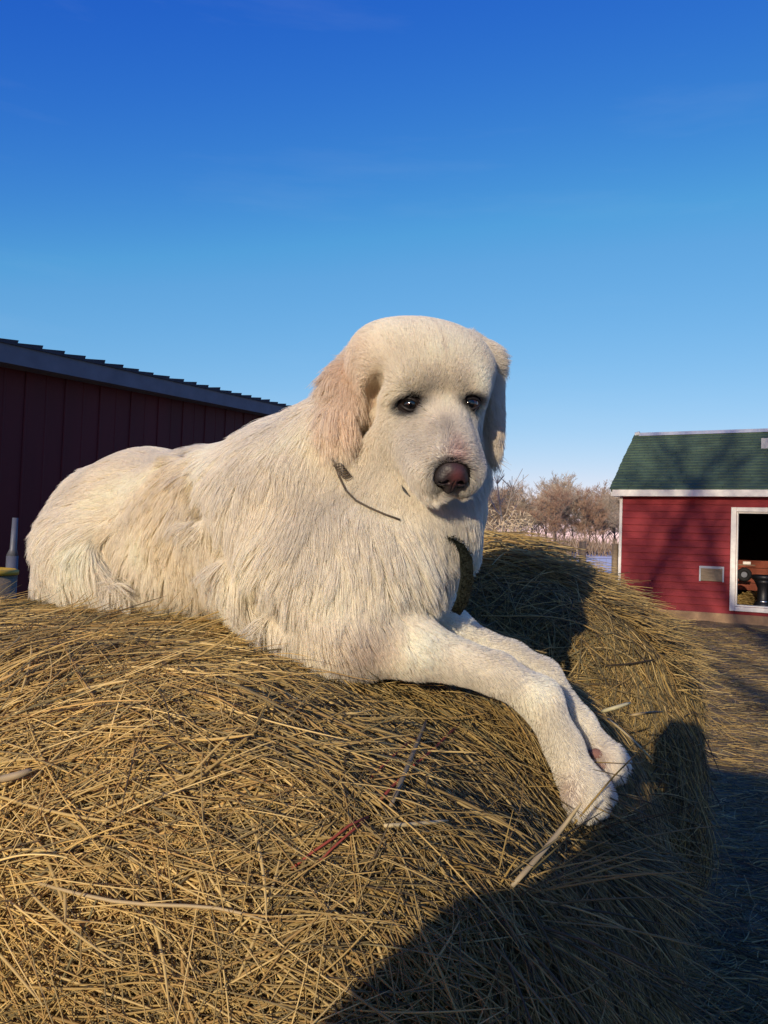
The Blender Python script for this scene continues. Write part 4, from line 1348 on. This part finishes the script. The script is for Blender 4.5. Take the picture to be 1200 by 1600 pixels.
# coat ------------------------------------------------------------------
def grow_fur(n, headw, seedn, lenmul=1.0, radm=1.0):
    cen = V[F].mean(1)
    w = np.ones(len(F))
    hd_w = wgt(cen, hd(0, -.02, -.02), .13)
    if headw: w = hd_w ** 1.2 + .0
    else: w = 1 - .6 * hd_w
    under = F1(cen) < .004
    w[under] = 0
    rt, nr = sample_faces(V, F, n, w)
    rt = rt - nr * .001
    flow, L, A = field(rt)
    flow = nrm(flow - (flow * nr).sum(1, keepdims=True) * nr)
    # keep the eyes, nose and bare bridge clear
    keep = np.ones(n, bool)
    for ey in EYES:
        l = eye_local(rt, 0 if ey is EYES[0] else 1)
        keep &= np.sqrt((l[:, 0] / .0188) ** 2 + (l[:, 2] / .0134) ** 2) + (np.abs(l[:, 1]) > .03) * 5 > 1
        nearr = np.exp(-(l ** 2).sum(1) / (2 * .016 ** 2)); L = L * (1 - .62 * nearr)
    l = head_local(rt) - head_local(NOSE[None])
    keep &= (np.sqrt((l[:, 0] / .0275) ** 2 + (l[:, 2] / .0245) ** 2) > 1) | (l[:, 1] < -.030)
    pk = wgt(rt, hd(-.002, .100, -.037), .0088)
    keep &= rng.random(n) > pk * 1.1
    L = L * (1 - .6 * wgt(rt, NOSE, .03)) * (1 - .7 * wgt(rt, hd(-.002, .095, -.034), .016))
    rt, nr, flow, L, A = rt[keep], nr[keep], flow[keep], L[keep], A[keep]; n = len(rt)
    L = L * lenmul * (1 + .40 * np.clip((L - .022) / .02, 0, 1)) * rng.uniform(.55, 1.15, n) * (1 + .18 * snoise(rt, 24, seedn, 2)).clip(.6, 1.4)
    # large soft locks: rotate the flow a little with noise
    tw = .40 * snoise(rt, 17, seedn + 1, 2) + .10 * snoise(rt, 50, seedn + 2, 1)
    tw *= np.clip(L / .03, .2, 1.2)
    sd = np.cross(nr, flow); flow = flow * np.cos(tw)[:, None] + sd * np.sin(tw)[:, None]
    A = A * rng.uniform(.5, 1.15, n)
    K = 6
    pts = np.zeros((n, K, 3)); p = rt.copy(); d = nrm(flow * np.cos(A * 1.2)[:, None] + nr * np.sin(A * 1.2)[:, None])
    crl = rng.normal(0, 1, (n, 3)) * .03
    for k in range(K):
        pts[:, k] = p
        if k == K - 1: break
        p = p + d * (L / (K - 1))[:, None]
        d = nrm(d + (flow - nr * .15) * .22 + np.array([0, 0, -.10]) + crl + rng.normal(0, .03, (n, 3)))
        v, g = sgrad(p)
        low = np.minimum(v - .0015 * (k + 1), 0)
        p = p - g * low[:, None]
    # clumping
    ng = max(60, n // 95)
    gi = rng.choice(n, ng, replace=False)
    kd = KDTree(ng)
    for i, j in enumerate(gi): kd.insert(Vector(rt[j]), i)
    kd.balance()
    near = np.empty(n, int)
    for i in range(n): near[i] = kd.find(rt[i])[1]
    g = gi[near]
    t = np.linspace(0, 1, K)
    cl = (.04 + .46 * np.clip(L / .05, 0, 1)) * rng.uniform(.6, 1.2, n)
    wk = (cl[:, None] * t[None] ** 1.4).clip(0, .92)[..., None]
    tgt = pts[g]
    same = (np.linalg.norm(rt - rt[g], axis=1) < .045) & ((nr * nr[g]).sum(1) > .4)
    wk = wk * same[:, None, None]
    pts = pts * (1 - wk) + tgt * wk
    c = coat(rt) * (1 + .05 * rng.normal(size=(n, 1))).clip(.8, 1.15)
    c = c.clip(0, .95)
    th = (.00027 * radm) * (1 + .5 * np.clip(L / .05, 0, 1))
    rad = th[:, None] * np.array([1, 1, .95, .8, .55, .15])
    return pts, rad, c


a1 = grow_fur(380000, False, 301)
a2 = grow_fur(140000, True, 311, .85, .72)
pts = np.concatenate([a1[0], a2[0]]); rad = np.concatenate([a1[1], a2[1]]); cc = np.concatenate([a1[2], a2[2]])
fur = make_curves('coat', pts - dog_loc, rad, cc, M['fur'], dog)

# eyes
def eye_mat():
    m = bpy.data.materials.new('eye'); m.use_nodes = True
    n, l = m.node_tree.nodes, m.node_tree.links
    b = n['Principled BSDF']; b.inputs['Roughness'].default_value = .08; b.inputs['Specular IOR Level'].default_value = .6
    b.inputs['Coat Weight'].default_value = .6; b.inputs['Coat Roughness'].default_value = .03
    tc = n.new('ShaderNodeTexCoord'); sp_ = n.new('ShaderNodeSeparateXYZ'); l.new(tc.outputs['Object'], sp_.inputs[0])
    r = n.new('ShaderNodeValToRGB'); e_ = r.color_ramp.elements
    mr = n.new('ShaderNodeMath'); mr.operation = 'MULTIPLY_ADD'; mr.inputs[1].default_value = 36; mr.inputs[2].default_value = .5
    l.new(sp_.outputs['Z'], mr.inputs[0]); l.new(mr.outputs[0], r.inputs[0])
    e_[0].position = .66; e_[0].color = (.01, .008, .008, 1)
    e_[1].position = .685; e_[1].color = (.42, .35, .34, 1)
    a = e_.new(.735); a.color = (.42, .35, .34, 1)
    a = e_.new(.76); a.color = (.015, .008, .006, 1)
    a = e_.new(.90); a.color = (.040, .018, .010, 1)
    a = e_.new(.95); a.color = (.002, .002, .002, 1)
    l.new(r.outputs[0], b.inputs['Base Color'])
    return m


EM = eye_mat()
for k, sg in enumerate((-1, 1)):
    m = MB(); R = .0156; prof = [(R * math.sin(a), -R * math.cos(a)) for a in np.linspace(.02, math.pi - .02, 22)]
    m.lathe(prof, n=28)
    o = m.build('eye', EM, dog, True)
    c = EYES[k] - EN[k] * .0090
    o.location = Vector(c - dog_loc)
    look = nrm(nrm(CC - c) * .8 + EN[k] * .3 - CR * .15 + CU * .03)
    o.rotation_euler = Vector(look).to_track_quat('Z', 'Y').to_euler()
    # lid rim, almond ring tilted down to the inner corner
    ring = []
    for a in np.linspace(0, 2 * math.pi, 25)[:-1]:
        x_ = .0154 * math.cos(a); z_ = (.0088 if math.sin(a) > 0 else .0092) * math.sin(a) * (1 - .22 * abs(math.cos(a))) + .0022 * math.cos(a) * sg
        r2 = x_ * x_ + z_ * z_
        y_ = math.sqrt(max(.0163 ** 2 - (x_ * x_ + z_ * z_), 2e-5))
        ring.append(c + EX[k] * x_ + EN[k] * y_ + EZ[k] * z_ - dog_loc)
    ring.append(ring[0]); ring.append(ring[1])
    m = MB(); m.tube(ring, .0023, 8, cap=False)
    m.build('eyelid', M['lid'], dog, True)

# nose pad on its own small grid
hN = .0010
lo = NOSE - .045; ax = [np.arange(lo[i], lo[i] + .09, hN) for i in range(3)]
G = np.stack(np.meshgrid(*ax, indexing='ij'), -1); Ln = (G - NOSE) @ HA.T


def e2(c, r):
    q = (Ln - np.array(c)) / np.array(r); k0 = np.linalg.norm(q, axis=-1); k1 = np.linalg.norm(q / np.array(r), axis=-1)
    return k0 * (k0 - 1) / np.maximum(k1, 1e-6)


def sm(a, b, k):
    h = np.clip(.5 + .5 * (b - a) / k, 0, 1); return b * (1 - h) + a * h - k * h * (1 - h)


v = e2((0, -.006, .005), (.0240, .022, .0205))
for sg in (-1, 1): v = sm(v, e2((.0145 * sg, -.004, -.004), (.0130, .0180, .0130)), .006)
v = sm(v, e2((0, -.004, -.016), (.0095, .0165, .0145)), .007)
for sg in (-1, 1):
    nn_ = e2((.0105 * sg, .0135, -.0045), (.0052, .0075, .0040)); v = -sm(-v, nn_, .002)
    nn_ = e2((.0175 * sg, .0085, -.0070), (.0050, .0060, .0022)); v = -sm(-v, nn_, .002)
v = -sm(-v, e2((0, .0150, -.014), (.0010, .005, .012)), .002)
v = v + .00022 * snoise(G, 1700, 411, 1)
Vn, Fn = surface_net(v, lo, hN)
ln = (Vn - NOSE) @ HA.T
pk = np.exp(-((ln[:, 0] - .003) ** 2 / (2 * .0085 ** 2) + (ln[:, 2] - .006) ** 2 / (2 * .0100 ** 2))) * (1 + .25 * snoise(Vn, 180, 401, 2))
pk = pk.clip(0, 1)[:, None]
pk *= .9
nc = np.array((.014, .011, .013)) * (1 - pk) + np.array((.115, .036, .038)) * pk
fast_mesh('nose', Vn - dog_loc, Fn, M['nose'], dog, tint=nc)


# mouth corner line
m = MB(); m.tube([on_body(627, 758, lift=.004) - dog_loc, on_body(632, 766, lift=.006) - dog_loc, on_body(638, 774, lift=.005) - dog_loc, on_body(645, 781, lift=.002) - dog_loc], [.0008, .0022, .0018, .0006], 7)
m.build('mouth_corner', M['black'], dog, True)
# pinkish main pad showing under the far paw
for (px_1, py_1, d_1, r_1) in ((930, 1178, 1.345, (.013, .010, .009)), (940, 1196, 1.340, (.010, .008, .007))):
    m = MB(); m.lathe([(math.sin(a), -math.cos(a)) for a in np.linspace(.05, math.pi - .05, 12)], n=16)
    o = m.build('paw_pad', M['pad'], dog, True); o.scale = r_1; o.location = Vector(P_(px_1, py_1, d_1) - dog_loc)
# claws
m_i = 0
for (b, d, up, s) in PAWS:
    m = MB(); a = b + d * .008 * s
    m.tube([a - dog_loc, a + d * .008 * s - up * .002 - dog_loc, a + d * .014 * s - up * .008 * s - dog_loc], [.0034 * s, .0028 * s, .0008], 7)
    m.build('claw', M['rubber'], dog, True)
# thin dark collar, sunk in the coat
cp = [(500, 690), (522, 722), (530, 745), (540, 766), (556, 782), (577, 793), (600, 803), (625, 812)]
pc_ = [on_body(a, b, lift=.010) for a, b in cp]
cl = empty('collar', tuple(pc_[3])); tag(cl, 'thin dark cord collar half buried in the neck fur of the dog', 'collar')
o0 = np.array(cl.location)
m = MB(); m.tube([q - o0 for q in pc_], .0016, 7); m.build('cord', M['cord'], cl, True)
for k in range(6):
    c = on_body(528 + k * 2.9, 727 + k * 3.6, lift=.011) - o0
    m = MB(); ring = []
    for a in np.linspace(0, 2 * math.pi, 15): ring.append(c + CR * .0065 * math.cos(a) + nrm(CU * .7 + CR * .5) * .0035 * math.sin(a) + CF * .003 * math.sin(a))
    m.tube(ring, .0011, 6, cap=False); m.build('chain_link', M['cord'], cl, True)

# dark green webbing strap hanging from the collar at the chest
sc_ = P_(712, 842, 1.27)
st_ = empty('strap', tuple(sc_)); tag(st_, 'dark green webbing strap end hanging from the collar at the dog chest', 'strap')
cps = [P_(700, 838, 1.235), P_(716, 846, 1.235), P_(728, 868, 1.24), P_(730, 905, 1.25), P_(722, 940, 1.26), P_(712, 958, 1.27)]
V_ = []; wd = [.007, .009, .0105, .0105, .0095, .007]
for q, w_ in zip(cps, wd):
    for sx, sy in ((-1, 0), (1, 0), (1, 1), (-1, 1)):
        V_.append(q - sc_ + CR * w_ * sx + CF * .0025 * sy - CU * .004 * sx)
F_ = [(i * 4 + k, i * 4 + (k + 1) % 4, (i + 1) * 4 + (k + 1) % 4, (i + 1) * 4 + k) for i in range(5) for k in range(4)] + [(3, 2, 1, 0), (20, 21, 22, 23)]
so_ = mesh_obj('webbing', V_, F_, M['webbing'], st_, True)
N = 700; t_ = rng.random(N) * 4.99; i_ = t_.astype(int); w_ = (t_ - i_)[:, None]
cp_ = np.array(cps); r0_ = cp_[i_] * (1 - w_) + cp_[i_ + 1] * w_ + CR * rng.uniform(-.0095, .0095, (N, 1)) - CF * .001
dr_ = nrm(rng.normal(0, 1, (N, 3)) - CF * .8)
make_curves('frayed_fibre', r0_[:, None] - sc_ + dr_[:, None] * rng.uniform(.002, .006, (N, 1, 1)) * np.linspace(0, 1, 3)[None, :, None], .0003, np.array([(.012, .016, .012), (.03, .03, .02), (.008, .010, .008)])[rng.integers(0, 3, N)], M['fur'], st_)  # fibre colours also darkened for the ruff shadow

# ------------------------------------------------------------------ behind the camera: what throws the shadows
def from_ps(p, s, z=0.0):
    return np.array([p * cA + s * sA, -p * sA + s * cA, z])


# the person taking the photograph, one continuous body
PB = from_ps(.01, -.50)
person = empty('person', tuple(PB), -SUN_AZ)
person.scale = (1.03, 1.03, 1.03)
tag(person, 'person in dark winter jacket and knitted hat holding up a phone', 'person')
jt = [('pelvis', (0, 0, .96), .24), ('belly', (0, .0, 1.12), .22), ('chest', (0, .0, 1.34), .17), ('neck', (-.01, .0, 1.52), .115), ('head', (0, .03, 1.63), .090), ('crown', (0, .03, 1.72), .085),
      ('hipL', (-.14, 0, .92), .16), ('kneeL', (-.12, .02, .50), .070), ('ankL', (-.13, .0, .10), .050), ('toeL', (-.14, .15, .05), .045),
      ('hipR', (.10, 0, .90), .10), ('kneeR', (.12, .02, .50), .070), ('ankR', (.13, .0, .10), .050), ('toeR', (.14, .15, .05), .045),
      ('shL', (-.21, .0, 1.42), .090), ('elL', (-.37, .04, 1.15), .090), ('wrL', (-.13, .32, 1.42), .038), ('haL', (-.115, .37, 1.47), .034),
      ('shR', (.19, .0, 1.42), .075), ('elR', (.27, .10, 1.20), .060), ('wrR', (.03, .32, 1.42), .038), ('haR', (.0, .37, 1.47), .034)]
E_ = [('pelvis', 'belly'), ('belly', 'chest'), ('chest', 'neck'), ('neck', 'head'), ('head', 'crown'), ('pelvis', 'hipL'), ('hipL', 'kneeL'), ('kneeL', 'ankL'), ('ankL', 'toeL'), ('pelvis', 'hipR'), ('hipR', 'kneeR'), ('kneeR', 'ankR'), ('ankR', 'toeR'),
      ('chest', 'shL'), ('shL', 'elL'), ('elL', 'wrL'), ('wrL', 'haL'), ('chest', 'shR'), ('shR', 'elR'), ('elR', 'wrR'), ('wrR', 'haR')]
nm = [j[0] for j in jt]
me = bpy.data.meshes.new('body'); me.from_pydata([j[1] for j in jt], [(nm.index(a), nm.index(b)) for a, b in E_], [])
me.materials.append(M['jacket'])
bo = link(bpy.data.objects.new('body', me), person)
sk = bo.modifiers.new('skin', 'SKIN'); sk.use_smooth_shade = True
for i, v_ in enumerate(me.skin_vertices[0].data): v_.radius = (jt[i][2], jt[i][2] * (.8 if i in (0, 1, 2) else 1)); v_.use_root = (i == 0)
sb = bo.modifiers.new('sub', 'SUBSURF'); sb.levels = 2; sb.render_levels = 2
m = MB(); m.lathe([(.118, 1.64), (.122, 1.68), (.118, 1.74), (.085, 1.80), (.02, 1.825)], c=(0, .03, 0)); m.build('hat', M['fascia'], person, True)
m = MB()
for sx in (-1, 1):
    for j in range(4): m.tube([(sx * .075 - .05, .40, 1.455 + j * .018), (sx * .068 - .05, .425, 1.46 + j * .018), (sx * .05 - .05, .43, 1.462 + j * .018)], [.009, .009, .007], 7)
m.build('fingers', M['flesh'], person, True)
hp = CC + from_ps(0, -.06)
m = MB(); m.box((-.036, -.004, -.075), (.036, .004, .075)); o = m.build('phone', M['black'], bevel=.003)
o.location = tuple(hp - np.array([0, 0, .03])); o.rotation_euler = (0, 0, -SUN_AZ); tag(o, 'black phone held up by the photographer', 'phone')

# unseen shed added behind the photographer to shade the yard at lower right
shb = from_ps(-.02, -7.0)
sh_ = empty('shadow_shed', tuple(shb), -SUN_AZ); tag(sh_, 'plain wooden shed added as shadow caster behind the photographer', 'shed')
SHT = EYE + .13 + 7 * math.tan(SUN_EL)
m = MB(); m.box((0, -3.5, 0), (5.5, 0, SHT - .08)); m.build('wall', M['redpaint'], sh_)
m = MB(); m.box((-.0, -3.7, SHT - .078), (5.7, .15, SHT)); m.build('roof', M['green'], sh_)
m = MB(); m.box((1.2, .002, 0), (2.4, .05, 2.1)); m.build('door', M['white'], sh_)

# leafless trees behind the camera; their shadows dapple the red barn
for j, (p_, s_, sc, rz) in enumerate([(-4.3, -19, 1.0, 1.9), (2.9, -20, 1.0, 4.0)]):
    if j == 0:
        tb_ = tree_proto(97, 19, (.26, .2, .16), .012, 'shade_tree', 'tall bare tree behind the photographer', 'tree', 'bare yard trees behind the photographer', M['bark'], 3, .68)
        o = tb_
    else: o = copy_tree(tb_)
    q = from_ps(p_, s_); o.location = tuple(q); o.rotation_euler = (0, 0, rz); o.scale = (sc, sc, sc)
